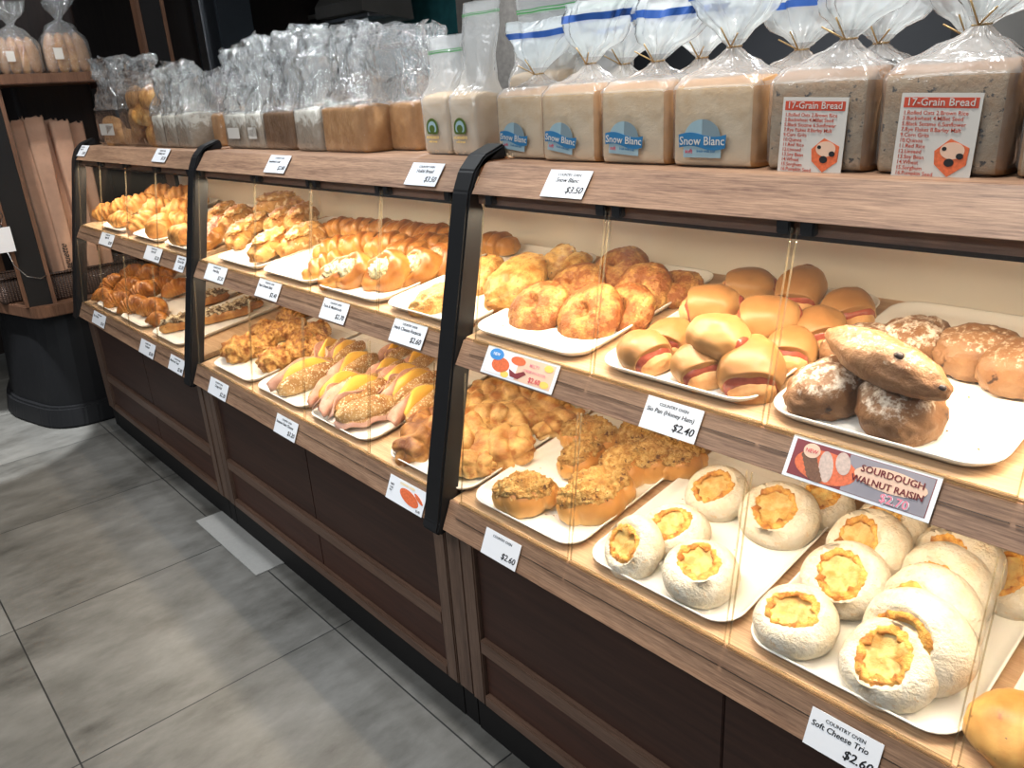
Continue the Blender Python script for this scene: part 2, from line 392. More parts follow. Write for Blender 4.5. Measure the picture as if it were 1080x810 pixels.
# tiled teal panel, concrete pillar, kitchen back counter
x0, x1, z0, z1 = outl(392, -40, 486, 44, 3.6)
struct(box('wall_tiles', M['teal'], x0, x1, 3.6, 3.68, z1 - .55, 3.0, .004))
struct(box('wall_pale', M['teal2'], x0 - .35, x1 + .3, 3.7, 3.76, 1.0, z0 + .02, .004))
x0, x1, z0, z1 = outl(476, -40, 502, 60, 2.6)
struct(box('column_2', M['stone'], x0, x1, 2.6, 2.9, 0, 3.0, .01))
k = thing('prep_counter', 'steel topped prep counter in the kitchen behind the display', 'counter', (-2.4, 3.2, 0))
L(k, box('counter_body', M['wall_back'], -4.4, 0.4, 2.95, 3.55, .08, .88, .01)); L(k, box('worktop', M['hood'], -4.45, .45, 2.9, 3.6, .88, .92, .006))
L(k, box('plinth', M['black_matt'], -4.35, .35, 3.0, 3.5, 0, .08))
k = thing('oven', 'tall dark steel oven standing in the kitchen behind the grain bread', 'oven', (.2, 4.2, 0))
L(k, box('oven_body', M['black'], -1.6, 1.2, 4.2, 4.85, 0, 2.05, .02)); L(k, box('door', M['hood'], -1.5, -.3, 4.17, 4.2, .9, 1.85, .01)); L(k, box('door', M['hood'], -.1, 1.1, 4.17, 4.2, .9, 1.85, .01))

# ================================================================== display cases
def tz(y, upper): return (.970 + (y - .93) * math.tan(TILT)) if upper else (.632 + (y - .86) * math.tan(TILT))
TRIM = {'low': ((.821, .568), (.848, .629)), 'mid': ((.891, .916), (.918, .963)), 'top': ((.965, 1.242), (1.005, 1.295))}
def trim_frame(kind):
    (y0, z0), (y1, z1) = TRIM[kind]
    d = Vector((0, y1 - y0, z1 - z0)); ln = d.length; d.normalize(); nrm = Vector((0, -d.z, d.y))
    return Vector((0, y0, z0)), d, nrm, ln
CASES = [(-3.928, -2.627), (-2.569, -1.259), (-1.201, .112)]
CASE_LABEL = ['far bakery display case of puffs and croissants beside the baguette rack', 'middle bakery display case of braids and ham sandwiches between two black posts', 'near bakery display case of sausage rolls and white cheese buns']
FLAPS = [[-3.920, -3.60, -3.275, -2.95, -2.633], [-2.562, -2.155, -1.835, -1.518, -1.264], [-1.170, -.857, -.531, -.212, .105]]
def build_case(ci):
    x0, x1 = CASES[ci]; xc = (x0 + x1) / 2
    t = thing('display_case', CASE_LABEL[ci], 'display case', (xc, 1.1, 0), group='bakery display cases along the counter')
    P = lambda o: L(t, o)
    # base cabinet
    P(box('kick_board', M['black_matt'], x0, x1, .874, 1.40, 0, .10))
    P(box('carcass', M['panel_dark'], x0, x1, .885, 1.415, .10, .60, .002))
    for a, b in ((x0, x0 + .042), (x1 - .042, x1)): P(box('stile', M['wood_z'], a, b, .862, .887, .10, .575, .003))
    P(box('bottom_rail', M['wood_rail'], x0 + .042, x1 - .042, .862, .887, .10, .13, .003))
    P(box('middle_rail', M['wood_rail'], x0 + .042, x1 - .042, .862, .887, .248, .286, .003))
    for a, b in ((x0 + .042, xc - .001), (xc + .001, x1 - .042)):
        P(box('upper_panel', M['panel_dark'], a, b, .874, .887, .286, .575, .002)); P(box('lower_panel', M['panel_red'], a, b, .874, .887, .13, .248, .002))
    # shelves and front boards
    for kind, up in (('low', False), ('mid', True)):
        (y0, z0), (y1, z1) = TRIM[kind]
        P(prism_x('shelf_board', M['wood_y'], [(y1 + .006, tz(y1 + .006, up) - .003), (1.395, tz(1.395, up) - .003), (1.395, tz(1.395, up) - .021), (y1 + .006, tz(y1 + .006, up) - .021)], x0, x1, .001))
        P(prism_x('front_board', M['wood_x'], [(y0, z0), (y1, z1), (y1 + .0055, z1 - .001), (y1 + .0055, z1 - .026), (y0 + .013, z0)], x0, x1, .0012))
    (y0, z0), (y1, z1) = TRIM['top']
    P(prism_x('top_shelf', M['wood_x'], [(y0, z0), (y1, z1), (y1 + .01, z1 + .002), (1.62, z1 + .002), (1.62, z1 - .03), (1.03, z1 - .03), (y0 + .012, z0)], x0, x1, .0012))
    P(box('back_panel', M['cream'], x0 - .0285, x1 + .0285, 1.397, 1.41, .60, 1.262, .001))
    P(box('hinge_rail', M['rail_dark'], x0 + .001, x1 - .001, .994, 1.034, 1.213, 1.242, .002))
    P(box('hinge_cover', M['wood_rail'], x0 + .001, x1 - .001, .981, .993, 1.222, 1.241, .001))
    # lamps under the shelves
    for nm, y, z, pw, up in (('upper', 1.002, 1.212, 1.0, 1), ('lower', .918, .934, 1.0, 0)):
        h = P(box('led_strip', M['led'], x0 + .03, x1 - .03, (1.040 if up else y + .006), (1.050 if up else y + .016), (1.228 if up else z - .002), (1.236 if up else z + .004), .001))
        h['label'] = 'warm led strip'
        a = area('led_lamp', (xc, y + .010, z - .006), x1 - x0 - .06, .012, 9.2 if nm == 'upper' else 4.8, WARM if ci == 0 else (1, .83, .60), (R(-14 if up else -10), 0, 0))
        if ci == 0: a.data.energy *= .72 if nm == 'upper' else .5
    # hinged acrylic flaps
    fl = FLAPS[ci]
    for kind, top in (('low', (.889, .906)), ('mid', (.968, 1.234))):
        (y0, z0), (y1, z1) = TRIM[kind]; bot = Vector((0, y1 + .003, z1 + .006)); tp = Vector((0, top[0], top[1]))
        up = (tp - bot).normalized(); nr = Vector((0, -up.z, up.y)) * .0014
        o_, d_, n_, ln = trim_frame(kind)
        for k in range(4):
            a, b = fl[k] + .003, fl[k + 1] - .003
            f = prism_x('acrylic_flap', M['acrylic'], [tuple((q + s)[1:]) for q, s in ((bot, nr), (tp, nr), (tp, -nr), (bot, -nr))], a + .002, b - .002)
            P(f)
            for xe in (a, b - .002):
                e = prism_x('flap_edge', M['acrylic_edge'], [tuple((q + s)[1:]) for q, s in ((bot, nr), (tp, nr), (tp, -nr), (bot, -nr))], xe, xe + .0016)
                e.parent = f
            e = box('flap_rail', M['acrylic_edge'], a, b, y1 - .003, y1 + .005, z1 + .001, z1 + .007, .001); e.parent = f
            q0 = o_ + d_ * (ln * .98) + n_ * .0012; q1 = o_ + d_ * (ln * .56) + n_ * .0012
            e = prism_x('flap_lip', M['acrylic'], [tuple(q0[1:]), tuple((q0 + n_ * .002)[1:]), tuple((q1 + n_ * .002)[1:]), tuple(q1[1:])], a, b); e.parent = f
            q2 = q1 - d_ * .0010
            e = prism_x('lip_refraction_line', M['lip_line'], [tuple(q1[1:]), tuple((q1 + n_ * .0021)[1:]), tuple((q2 + n_ * .0021)[1:]), tuple(q2[1:])], a, b); e.parent = f
            if kind == 'mid':
                for xe in (a + .004, b - .024):
                    e = box('hinge_clip', M['black'], xe, xe + .020, .966, .980, 1.224, 1.244, .002); e.parent = f
    return t
for ci in range(3): build_case(ci)
# flap children were built in world space: bring them under their flap without moving them
bpy.context.view_layer.update()
for o in list(SC.objects):
    if o.parent and o.parent.name.startswith('acrylic_flap'):
        o.location = Vector((0, 0, 0))
POST = [(.806, .560), (.814, .581), (.833, .676), (.921, 1.067), (.951, 1.20), (.962, 1.245), (.980, 1.283), (1.010, 1.311), (1.062, 1.326), (1.066, 1.2985), (1.030, 1.2985), (1.010, 1.2975), (.962, 1.241), (.966, 1.205), (.956, 1.067), (.868, .676), (.850, .581), (.838, .558), (.82, .552)]
POST = [(.806, .562), (.814, .581), (.833, .676), (.921, 1.067), (.951, 1.20), (.962, 1.245), (.980, 1.283), (1.010, 1.311), (1.062, 1.328), (1.066, 1.2985), (1.030, 1.2985), (1.006, 1.2975), (.978, 1.252), (1.000, 1.205), (.970, 1.067), (.882, .676), (.864, .581), (.838, .556), (.818, .552)]
for x0, x1, lab in ((-3.986, -3.930, 'black curved divider post at the far end of the counter, beside the rack'), (-2.625, -2.571, 'black curved divider post between the croissant case and the braided bread case'), (-1.257, -1.203, 'black curved divider post between the sandwich case and the white cheese bun case'), (.114, .168, 'black curved divider post closing the near end of the counter')):
    k = thing('divider_post', lab, 'post', ((x0 + x1) / 2, .9, .55), group='black posts between the display cases')
    a = prism_x('upright', M['black'], POST, x0, x1, .004); L(k, a)
    L(k, box('filler_stile', M['wood_z'], x0 + .001, x1 - .001, .864, .90, .10, .55, .003)); L(k, box('foot', M['black_matt'], x0, x1, .874, 1.39, .0, .10, .003))

# ================================================================== price cards and signs
def trim_pt(kind, u, v):
    o_, d_, n_, ln = trim_frame(kind); return on_plane(u, v, o_, n_)
CARDW = {}
def card(kind, uL, vL, uR, vR, label, name=None, price=None, h=.052, art=None, cat='price card', shift=.0, group='price cards on the shelf fronts'):
    o_, d_, n_, ln = trim_frame(kind)
    a, b = trim_pt(kind, uL, vL), trim_pt(kind, uR, vR); w = abs(b.x - a.x)
    mid = (a + b) / 2; s = max(h / 2 + .001, min((mid - o_).dot(d_), ln - h / 2 + .004)) + shift
    pos = Vector((mid.x, o_.y, o_.z)) + d_ * s + n_ * .0042
    c = thing('promo_sign' if art else 'price_card', label, cat, pos, (-math.atan2(d_.y, d_.z), 0, 0), group)
    bm = bmesh.new(); add_box(bm, -w / 2, w / 2, -.0004, .0004, -h / 2, h / 2)
    obj('card', to_mesh('card', bm, M['card']), c)
    if art: art(c, w, h); return c
    ls = [('COUNTRY OVEN', 0, h * .28, h * .135, 'CENTER')]
    if name:
        ls.append((name, -w * .46 if len(name) > 12 else 0, h * .06, min(h * .22, w * 1.85 / len(name)), 'LEFT' if len(name) > 12 else 'CENTER', .12))
    if price: ls.append((price, w * .44, -h * .32, h * .33, 'RIGHT', .2))
    lettering(ls, M['ink'], c, -.0006, strike=True)
    return c
def art_sourdough(c, w, h):
    flat_shape('printed_ground', rect(-w * .47, w * .47, -h * .43, h * .43), M['maroon'], c, -.0007)
    flat_shape('slate_print', rect(-w * .08, w * .465, -h * .42, h * .42), M['grey_print'], c, -.0009)
    flat_shape('board_print', ell(-w * .22, -h * .05, w * .22, h * .37), M['orange_print'], c, -.0011)
    flat_shape('loaf_print', ell(-w * .215, -h * .02, w * .05, h * .36, rot=.25), M['dusty_print'], c, -.0013)
    flat_shape('loaf_print', ell(-w * .11, h * .16, w * .05, h * .26, rot=.35), M['dusty_print'], c, -.0015)
    for k in range(5): flat_shape('slice_print', ell(-w * (.345 - .018 * k), h * (.08 - .1 * k), w * .062, h * .10, 16, -.2), M['brown_print'], c, -.0013 - .0001 * k)
    flat_shape('badge_print', ell(-w * .34, h * .24, w * .06, h * .17), M['peach_print'], c, -.0020)
    lettering([('NEW', -w * .34, h * .19, h * .13, 'CENTER')], M['red_ink'], c, -.0024)
    flat_shape('glow_print', ell(w * .21, h * .08, w * .235, h * .25), M['peach_print'], c, -.0015)
    lettering([('SOURDOUGH', w * .215, h * .13, h * .215, 'CENTER')], M['maroon'], c, -.0024, strike=True)
    lettering([('WALNUT RAISIN', w * .20, -h * .12, h * .205, 'CENTER')], M['maroon'], c, -.0024, strike=True)
    lettering([('$2.70', w * .275, -h * .395, h * .27, 'CENTER')], M['card'], c, -.0020, strike=True)
    lettering([('$2.70', w * .27, -h * .39, h * .27, 'CENTER')], M['pink_edge'], c, -.0024)
def art_melty(c, w, h):
    flat_shape('printed_ground', rect(-w * .46, w * .46, -h * .42, h * .42), M['peach_print'], c, -.0007)
    flat_shape('white_print', rect(-w * .455, -w * .02, -h * .41, h * .41), M['card'], c, -.0009)
    flat_shape('focaccia_print', ell(-w * .25, -h * .06, w * .125, h * .26), M['orange_print'], c, -.0011)
    flat_shape('focaccia_print', ell(-w * .03, h * .24, w * .10, h * .15), M['orange_print'], c, -.0011)
    flat_shape('crust_print', [(-w * .12, -h * .1), (-w * .02, -h * .2), (w * .08, -h * .05), (w * .12, -h * .12), (w * .03, -h * .36), (-w * .08, -h * .34)], M['maroon'], c, -.0013)
    flat_shape('badge_print', ell(-w * .34, h * .26, w * .10, h * .20), M['blue_print'], c, -.0014)
    for q in ((w * .38, h * .27), (w * .38, -h * .28), (-w * .16, -h * .33)): flat_shape('cheese_print', ell(q[0], q[1], w * .06, h * .12, 8), M['yellow_print'], c, -.0011)
    lettering([('NEW', -w * .34, h * .22, h * .15, 'CENTER')], M['card'], c, -.0020)
    lettering([('MELTY', w * .20, h * .16, h * .16, 'CENTER'), ('CHEESE FOCACCIA', w * .22, -h * .04, h * .125, 'CENTER')], M['pink_edge'], c, -.0020)
    lettering([('$2.60', w * .25, -h * .34, h * .25, 'CENTER')], M['red_ink'], c, -.0020)
def art_croissant(c, w, h):
    flat_shape('bread_print', ell(w * .1, -h * .04, w * .27, h * .25, rot=-.2), M['orange_print'], c, -.0009)
    flat_shape('bread_print', ell(w * .34, h * .1, w * .14, h * .08, rot=-.4), M['orange_print'], c, -.0011)
    lettering([('COUNTRY OVEN', 0, h * .32, h * .13, 'CENTER')], M['yellow_print'], c, -.0012)
    lettering([('NEW', -w * .44, h * .12, h * .11, 'LEFT'), ('Crispy', -w * .44, 0, h * .09, 'LEFT'), ('Salty', -w * .44, -h * .12, h * .09, 'LEFT'), ('$2.80', w * .44, -h * .40, h * .12, 'RIGHT')], M['ink'], c, -.0012)
card('top', 577, 194, 621, 197, 'white price card reading Snow Blanc on the top shelf front', 'Snow Blanc', '$3.50')
card('top', 433, 183, 465, 187, 'white price card on top shelf front beside the middle black post', 'Hokki Bread', '$3.50')
card('top', 284, 172, 304, 176, 'white price card on top shelf front below the dark sliced loaf', 'Sandwich Loaf', '$2.80')
card('top', 164, 164, 178, 165, 'white price card on far top shelf front close to the second black post', 'Country Loaf', '$3.20')
card('top', 83, 156, 94, 157, 'white price card at the far end of the top shelf front', 'Rye Loaf', '$3.00')
card('mid', 513, 378, 588, 402, 'melty cheese focaccia promo sign with a round blue badge', art=art_melty, h=.054, cat='sign')
card('mid', 680, 435, 738, 455, 'white price card reading Sio Pan Honey Ham below the sausage rolls', 'Sio Pan (Honey Ham)', '$2.40')
card('mid', 832, 482, 988, 530, 'sourdough walnut raisin promo sign with printed loaves', art=art_sourdough, h=.057, cat='sign')
card('mid', 415, 347, 449, 358, 'white price card reading 2.60 on the shelf front below the herb cheese loaf', 'Herb Cheese Focaccia', '$2.60')
card('mid', 341, 324, 367, 333, 'white price card below the filled twist buns', 'Tuna & Mushroom', '$2.70')
card('mid', 273, 302, 296, 309, 'white price card below the long ham cheese bread', 'Ham Cheese Stick', '$2.40')
card('mid', 219, 285, 239, 292, 'white price card on the shelf front just after the second black post', 'Ham Ring', '$2.30')
card('mid', 186, 278, 196, 281, 'white price card on the shelf front partly cut by the second black post', 'Choux Roll', '$2.20')
card('mid', 155, 264, 171, 270, 'white price card on the far shelf front below the cut puff roll', 'Curry Puff', '$2.20')
card('mid', 108, 248, 121, 253, 'white price card on the far shelf front nearest the baguette rack', 'Apple Puff', '$2.00')
card('low', 512, 568, 548, 590, 'white price card reading 2.60 below the pork floss buns', None, '$2.60')
card('low', 411, 512, 449, 534, 'white promo sign with an orange bread picture below the knobbly rolls', art=art_croissant, h=.055, cat='sign')
card('low', 292, 445, 314, 458, 'white price card below the front ham and cheese sandwich', 'Sesame Ham Cheese', '$3.20')
card('low', 222, 406, 241, 415, 'white price card below the tray of curly crisp rolls', 'Crispy Roll', '$2.20')
card('low', 180, 381, 195, 389, 'white price card below the mushroom toasts', 'Mushroom Toast', '$2.80')
card('low', 149, 364, 164, 372, 'white price card below the empty end of the mushroom toast tray', 'Croissant', '$2.00')
card('low', 99, 334, 112, 340, 'white price card at the far end of the lowest shelf front', 'Choc Croissant', '$2.40')
card('low', 853, 764, 928, 806, 'white price card reading Soft Cheese Trio below the white cheese buns', 'Soft Cheese Trio', '$2.60')

# ================================================================== trays
def rr(w, d, r, n=6):
    pts = []
    for cx, cy, a0 in ((w / 2 - r, d / 2 - r, 0), (-w / 2 + r, d / 2 - r, 90), (-w / 2 + r, -d / 2 + r, 180), (w / 2 - r, -d / 2 + r, 270)):
        for k in range(n + 1): a = R(a0 + 90 * k / n); pts.append((cx + r * math.cos(a), cy + r * math.sin(a)))
    return pts
def tray_mesh():
    W, D, H = .302, .435, .017
    lv = [(.020, 0), (.014, .001), (.004, .010), (.0, .0155), (.0005, H), (.003, H), (.005, .0145), (.012, .006), (.020, .004), (.034, .0035)]
    loops = [[(x, y, z) for x, y in rr(W - 2 * i, D - 2 * i, .045 - i * .6)] for i, z in lv]
    return to_mesh('serving_tray', loft(loops, True, True), M['tray'], True)
TRAY = tray_mesh()
TRAYS = [(0, -1.012, 'white serving tray under the pork floss buns'), (0, -.688, 'white serving tray with a few white cheese buns and much bare space'), (0, -.369, 'white serving tray crowded with two leaning rows of white cheese buns'), (0, -.047, 'white serving tray under the raisin buns at the near end'),
         (0, -1.325, 'white serving tray under the knobbly golden rolls behind the black post'), (0, -1.703, 'white serving tray under the front sandwich with a toasted seed crust'), (0, -2.028, 'white serving tray under the sandwich pile beside the curly rolls'), (0, -2.352, 'white serving tray under the curly crisp rolls'), (0, -2.93, 'white serving tray under the mushroom toasts'), (0, -3.30, 'white serving tray under the near half of the croissant pile'), (0, -3.63, 'white serving tray under the far half of the croissant pile'),
         (1, -1.052, 'white serving tray under the cheese rounds with holes'), (1, -.714, 'white serving tray under the sausage rolls'), (1, -.395, 'white serving tray under the floury sourdough loaves'), (1, -.072, 'white serving tray under the sourdough at the near end'),
         (1, -1.372, 'white serving tray under the herb cheese loaves behind the black post'), (1, -1.690, 'white serving tray under the filled twist buns'), (1, -2.010, 'white serving tray with a bare front corner under the pale braids'), (1, -2.330, 'white serving tray under the long ham cheese breads'), (1, -2.80, 'white serving tray under the cut puff roll'), (1, -3.14, 'white serving tray under the middle heap of puffs in the far case'), (1, -3.55, 'white serving tray under the round puffs nearest the baguette rack')]
for up, x, lab in TRAYS:
    base = UPP if up else LOWP; c = Vector((x, base.y, base.z)) + Vector((0, math.cos(TILT), math.sin(TILT))) * .2245 + SN * -.0025
    o = obj('serving_tray', TRAY); o.location = c; o.rotation_euler = (TILT, 0, 0); tag(o, lab, 'tray', 'white serving trays in the display cases')

# ================================================================== bread materials
M['puff'] = bread('puff_crust', (.80, .56, .27, 1), (.66, .36, .12, 1), (.36, .145, .035, 1), 26, .45)
M['croissant'] = bread('croissant_crust', (.70, .40, .15, 1), (.52, .23, .06, 1), (.27, .095, .022, 1), 28, .4, .32)
M['hamcheese'] = bread('ham_cheese_crust', (.78, .52, .22, 1), (.70, .42, .16, 1), (.40, .17, .05, 1), 30, .35, .4, spots=((.82, .62, .36, 1), 42, .56))
M['braid'] = bread('braid_crust', (.78, .53, .25, 1), (.60, .31, .09, 1), (.31, .115, .028, 1), 14, .65, .3, .2)
M['filling'] = bread('tuna_mushroom_filling', (.70, .62, .40, 1), (.62, .52, .30, 1), (.78, .70, .48, 1), 60, .2, .5, .8, 90, .003, spots=((.10, .09, .035, 1), 150, .60))
M['herb'] = bread('herb_cheese_crust', (.88, .66, .32, 1), (.76, .48, .17, 1), (.50, .23, .06, 1), 34, .3, .4, .9, 70, .005, spots=((.12, .10, .03, 1), 150, .62))
M['cheddar'] = bread('grilled_cheese_crust', (.90, .70, .36, 1), (.76, .46, .16, 1), (.36, .13, .035, 1), 26, .30, .45, 1.0, 95, .006, shift=.17, spots=((.40, .17, .05, 1), 75, .53))
M['soft_bun'] = bread('soft_bun_crust', (.62, .39, .19, 1), (.50, .285, .115, 1), (.37, .185, .07, 1), 7, .75, .42, .15, spots=((.12, .06, .02, 1), 210, .74))
M['core'] = bread('pale_crumb_end', (.80, .56, .30, 1), (.74, .46, .22, 1), (.60, .30, .12, 1), 20, .4)
M['ham_red'] = bread('honey_ham', (.50, .20, .13, 1), (.42, .125, .08, 1), (.30, .07, .045, 1), 40, .5, .22, .15)
M['ham_pink'] = bread('pink_ham', (.74, .50, .40, 1), (.68, .42, .33, 1), (.60, .34, .26, 1), 40, .3, .3, .2)
M['cheese'] = plain('yellow_cheddar', (.84, .50, .09, 1), .35, .5, 0, .08)
M['sesame'] = bread('sesame_crust', (.76, .56, .30, 1), (.64, .40, .17, 1), (.40, .19, .06, 1), 18, .5, .45, .9, 260, .004, spots=((.84, .72, .50, 1), 210, .56))
M['curly'] = bread('crisp_curl_crust', (.88, .64, .30, 1), (.72, .42, .14, 1), (.36, .14, .035, 1), 45, .25, .4, 1.0, 120, .006)
M['toast'] = bread('toast_crust', (.76, .50, .22, 1), (.60, .31, .10, 1), (.36, .15, .04, 1), 20, .4)
M['mushroom'] = bread('roasted_mushrooms', (.05, .03, .015, 1), (.22, .13, .06, 1), (.78, .66, .46, 1), 60, .05, .5, 1.0, 110, .004)
M['knot'] = bread('knobbly_crust', (.90, .72, .42, 1), (.78, .52, .22, 1), (.42, .17, .045, 1), 24, .50, .45, .6, 150, .003, spots=((.44, .18, .05, 1), 48, .575))
M['knot_brown'] = bread('browned_knobbly_crust', (.80, .56, .26, 1), (.56, .29, .10, 1), (.22, .08, .025, 1), 24, .5, .45, .6, 150, .003, shift=.05)
M['floss_bun'] = bread('floss_bun_crust', (.84, .62, .31, 1), (.68, .38, .13, 1), (.46, .19, .05, 1), 9, .75, .35, .15)
M['floss'] = bread('pork_floss', (.90, .66, .32, 1), (.82, .54, .21, 1), (.62, .33, .10, 1), 80, .1, .6, 1.0, 230, .010, spots=((.20, .085, .03, 1), 70, .60))
M['white_bun'] = bread('floury_white_crust', (.76, .63, .46, 1), (.79, .71, .57, 1), (.82, .77, .67, 1), 40, .35, .7, 1.0, 110, .006, spots=((.70, .54, .36, 1), 120, .62), spec=.2)
M['melt'] = bread('melted_cheese', (.70, .56, .25, 1), (.72, .54, .23, 1), (.66, .40, .13, 1), 45, .1, .28, .6, 80, .004)
M['scorch'] = bread('scorched_cheese_rim', (.88, .62, .22, 1), (.74, .42, .11, 1), (.48, .20, .045, 1), 60, .15, .4, .9, 120, .004)
M['sourdough'] = bread('sourdough_crust', (.38, .22, .115, 1), (.29, .155, .075, 1), (.19, .092, .042, 1), 18, .45, .5, .8, 110, .003, spots=((.045, .02, .012, 1), 38, .67), dust=((.70, .60, .49, 1), 75, .46))
M['sourdough_plain'] = bread('sourdough_crust_bare', (.44, .27, .15, 1), (.35, .195, .10, 1), (.25, .125, .058, 1), 18, .45, .45, .8, 110, .003, spots=((.045, .02, .012, 1), 38, .68), dust=((.66, .54, .40, 1), 120, .52))
M['raisin'] = plain('dark_raisin', (.022, .010, .010, 1), .35, .5)
M['raisin_bun'] = bread('raisin_bun_crust', (.80, .56, .26, 1), (.72, .44, .16, 1), (.50, .22, .06, 1), 14, .5, .4, .3, spots=((.16, .06, .02, 1), 30, .60))
M['crumb'] = plain('toasted_crumbs', (.42, .22, .07, 1), .6)

# ================================================================== bread shapes
def blob(a, b, h, flat=.4, nu=36, nv=24, mod=None, amp=0., ns=3., seed=0, sup=1.0, name='bun', mat=None, fine=0., fns=12):
    loops = []
    for i in range(1, nu):
        th = PI * i / nu; lp = []
        for j in range(nv):
            ph = 2 * PI * j / nv
            d = Vector((-math.cos(th), math.sin(th) * math.cos(ph), math.sin(th) * math.sin(ph)))
            s = tuple(math.copysign(abs(c) ** sup, c) for c in d) if sup != 1 else d
            p = Vector((a * s[0], b * s[1], h * s[2]))
            if mod: p = mod(p, d)
            if amp or fine:
                k = amp * FB(d, ns, seed, 2) + (fine * N(d, fns, seed + 3) if fine else 0)
                p = p + d * k
            z0 = -flat * h
            if p.z < z0: p.z = z0 + (p.z - z0) * .10
            lp.append(p)
        loops.append(lp)
    bm = loft(loops, True, True)
    zm = min(v.co.z for v in bm.verts)
    for v in bm.verts: v.co.z -= zm
    bmesh.ops.recalc_face_normals(bm, faces=bm.faces)
    return to_mesh(name, bm, mat, True)
def move_mesh(me, mat): me.transform(mat); return me
T3 = lambda x, y, z: Matrix.Translation((x, y, z))

KINDS = {}     # kind -> list of variants; a variant = list of (part name, mesh)
def k_puff(s):
    rid = lambda p, d: p * (1 + .07 * math.sin(d.x * 16 + d.y * 3 + s)) + Vector((0, .25 * p.x * p.x / .05 * (.5 - (s % 2)), 0))
    return [('crust', blob(.060, .040, .036, .5, mod=rid, amp=.006, ns=2.5, seed=s, mat=M['puff'], name='puff'))]
def k_cutpuff(s):
    me = blob(.065, .045, .040, .55, mod=lambda p, d: Vector((max(-.050, min(.050, p.x)), p.y, p.z)) * (1 + .03 * math.sin(d.x * 18)), amp=.004, seed=s, mat=M['puff'], name='puff', sup=.8)
    end = move_mesh(blob(.010, .034, .029, .9, nu=16, amp=.003, seed=s + 4, mat=M['toast'], name='cut'), T3(.047, 0, .004))
    return [('crust', me), ('cut_end', end)]
def k_croissant(s):
    loops = []; n = 44; m = 18; Rr = .055
    for i in range(n + 1):
        t = -1 + 2 * i / n; an = t * 1.15
        r = .030 * max(.04, (1 - abs(t) ** 2.2)) ** .75
        st = (abs(t) * 4.2) % 1.0; r *= 1.10 - .22 * st
        c = Vector((Rr * math.sin(an), Rr * (math.cos(an) - .7), 0)); u = Vector((math.sin(an), math.cos(an), 0))
        lp = []
        for j in range(m):
            ph = 2 * PI * j / m; rr_ = r * (1 + .08 * N((t * 3, math.cos(ph), math.sin(ph)), 2, s))
            p = c + u * (rr_ * math.cos(ph)) + Vector((0, 0, rr_ * math.sin(ph) * 1.0 + .020))
            p.z = max(p.z, 0); lp.append(p)
        loops.append(lp)
    bm = loft(loops, True, True); bmesh.ops.recalc_face_normals(bm, faces=bm.faces)
    return [('crust', to_mesh('croissant', bm, M['croissant'], True))]
def k_long(s):
    f = lambda p, d: p * (1 + .06 * math.sin(d.x * 11 + d.y * 6 + s)) + Vector((0, .010 * math.sin(d.x * 2 + s), 0))
    body = blob(.085, .036, .032, .5, mod=f, amp=.006, ns=3, seed=s, mat=M['hamcheese'], name='bread', sup=.9)
    loops = []
    for k in range(1):
        pass
    top = blob(.068, .022, .012, .9, amp=.008, ns=3.5, seed=s + 9, fine=.004, mat=M['hamcheese'], name='topping')
    ham = move_mesh(blob(.060, .017, .009, .9, amp=.007, ns=4, seed=s + 5, fine=.004, mat=M['ham_pink'], name='ham'), T3(0, .003, .043))
    return [('crust', body), ('cheese_topping', move_mesh(top, T3(0, -.004, .037))), ('ham_topping', ham)]
def k_ring(s):
    def f(p, d):
        r = math.hypot(p.x, p.y) / .055; p = p.copy()
        p.z *= 1 - .35 * math.exp(-(r / .45) ** 2); a = math.atan2(p.y, p.x); return p * (1 + .07 * math.sin(a * 6 + 4 * r + s))
    return [('crust', blob(.057, .052, .033, .5, mod=f, amp=.004, seed=s, mat=M['braid'], name='bun')), ('ham_topping', move_mesh(blob(.030, .028, .012, .8, amp=.012, ns=3, fine=.005, seed=s, mat=M['ham_pink'], name='ham'), T3(0, 0, .032)))]
def k_braid(s):
    def f(p, d):
        u = p.x / .062; side = 1 if p.y > 0 else -1
        k = .5 + .5 * math.sin(u * 10.5 - side * abs(p.y) / .036 * 2.2 + s)
        q = p * (1 - .24 * k ** 3); return q
    return [('crust', blob(.067, .040, .036, .45, 56, 28, mod=f, amp=.003, seed=s, mat=M['braid'], name='braid', sup=.92))]
def k_boat(s):
    def f(p, d):
        r = math.hypot(p.x / .066, p.y / .056); q = p.copy()
        if p.z > 0: q.z = p.z * (.55 + .75 * min(1, r * 1.15) ** 2) * 1.15
        a = math.atan2(p.y, p.x); return q * (1 + .05 * math.sin(a * 5 + s) + .03 * math.sin(a * 2 + s))
    body = blob(.068, .057, .036, .45, 40, 32, mod=f, amp=.003, seed=s, mat=M['braid'], name='bun')
    fill = move_mesh(blob(.034, .026, .014, .9, amp=.009, ns=3, fine=.006, seed=s, mat=M['filling'], name='filling'), T3(0, 0, .030))
    return [('crust', body), ('filling', fill)]
def k_herb(s):
    f = lambda p, d: p * (1 + .05 * math.sin(d.x * 5 + s) + .04 * math.sin(d.y * 7))
    return [('crust', blob(.078, .047, .031, .5, 44, 28, mod=f, amp=.006, ns=3, fine=.0018, fns=11, seed=s, mat=M['herb'], name='loaf', sup=.9))]
def k_cheddar(s):
    def f(p, d):
        r = math.hypot(p.x, p.y) / .06; q = p.copy()
        if p.z > 0: q.z *= 1 - .85 * math.exp(-(r / .24) ** 2)
        return q
    return [('crust', blob(.066, .064, .032, .5, 60, 44, mod=f, amp=.003, ns=2.2, fine=.0022, fns=12, seed=s, mat=M['cheddar'], name='round', sup=.93))]
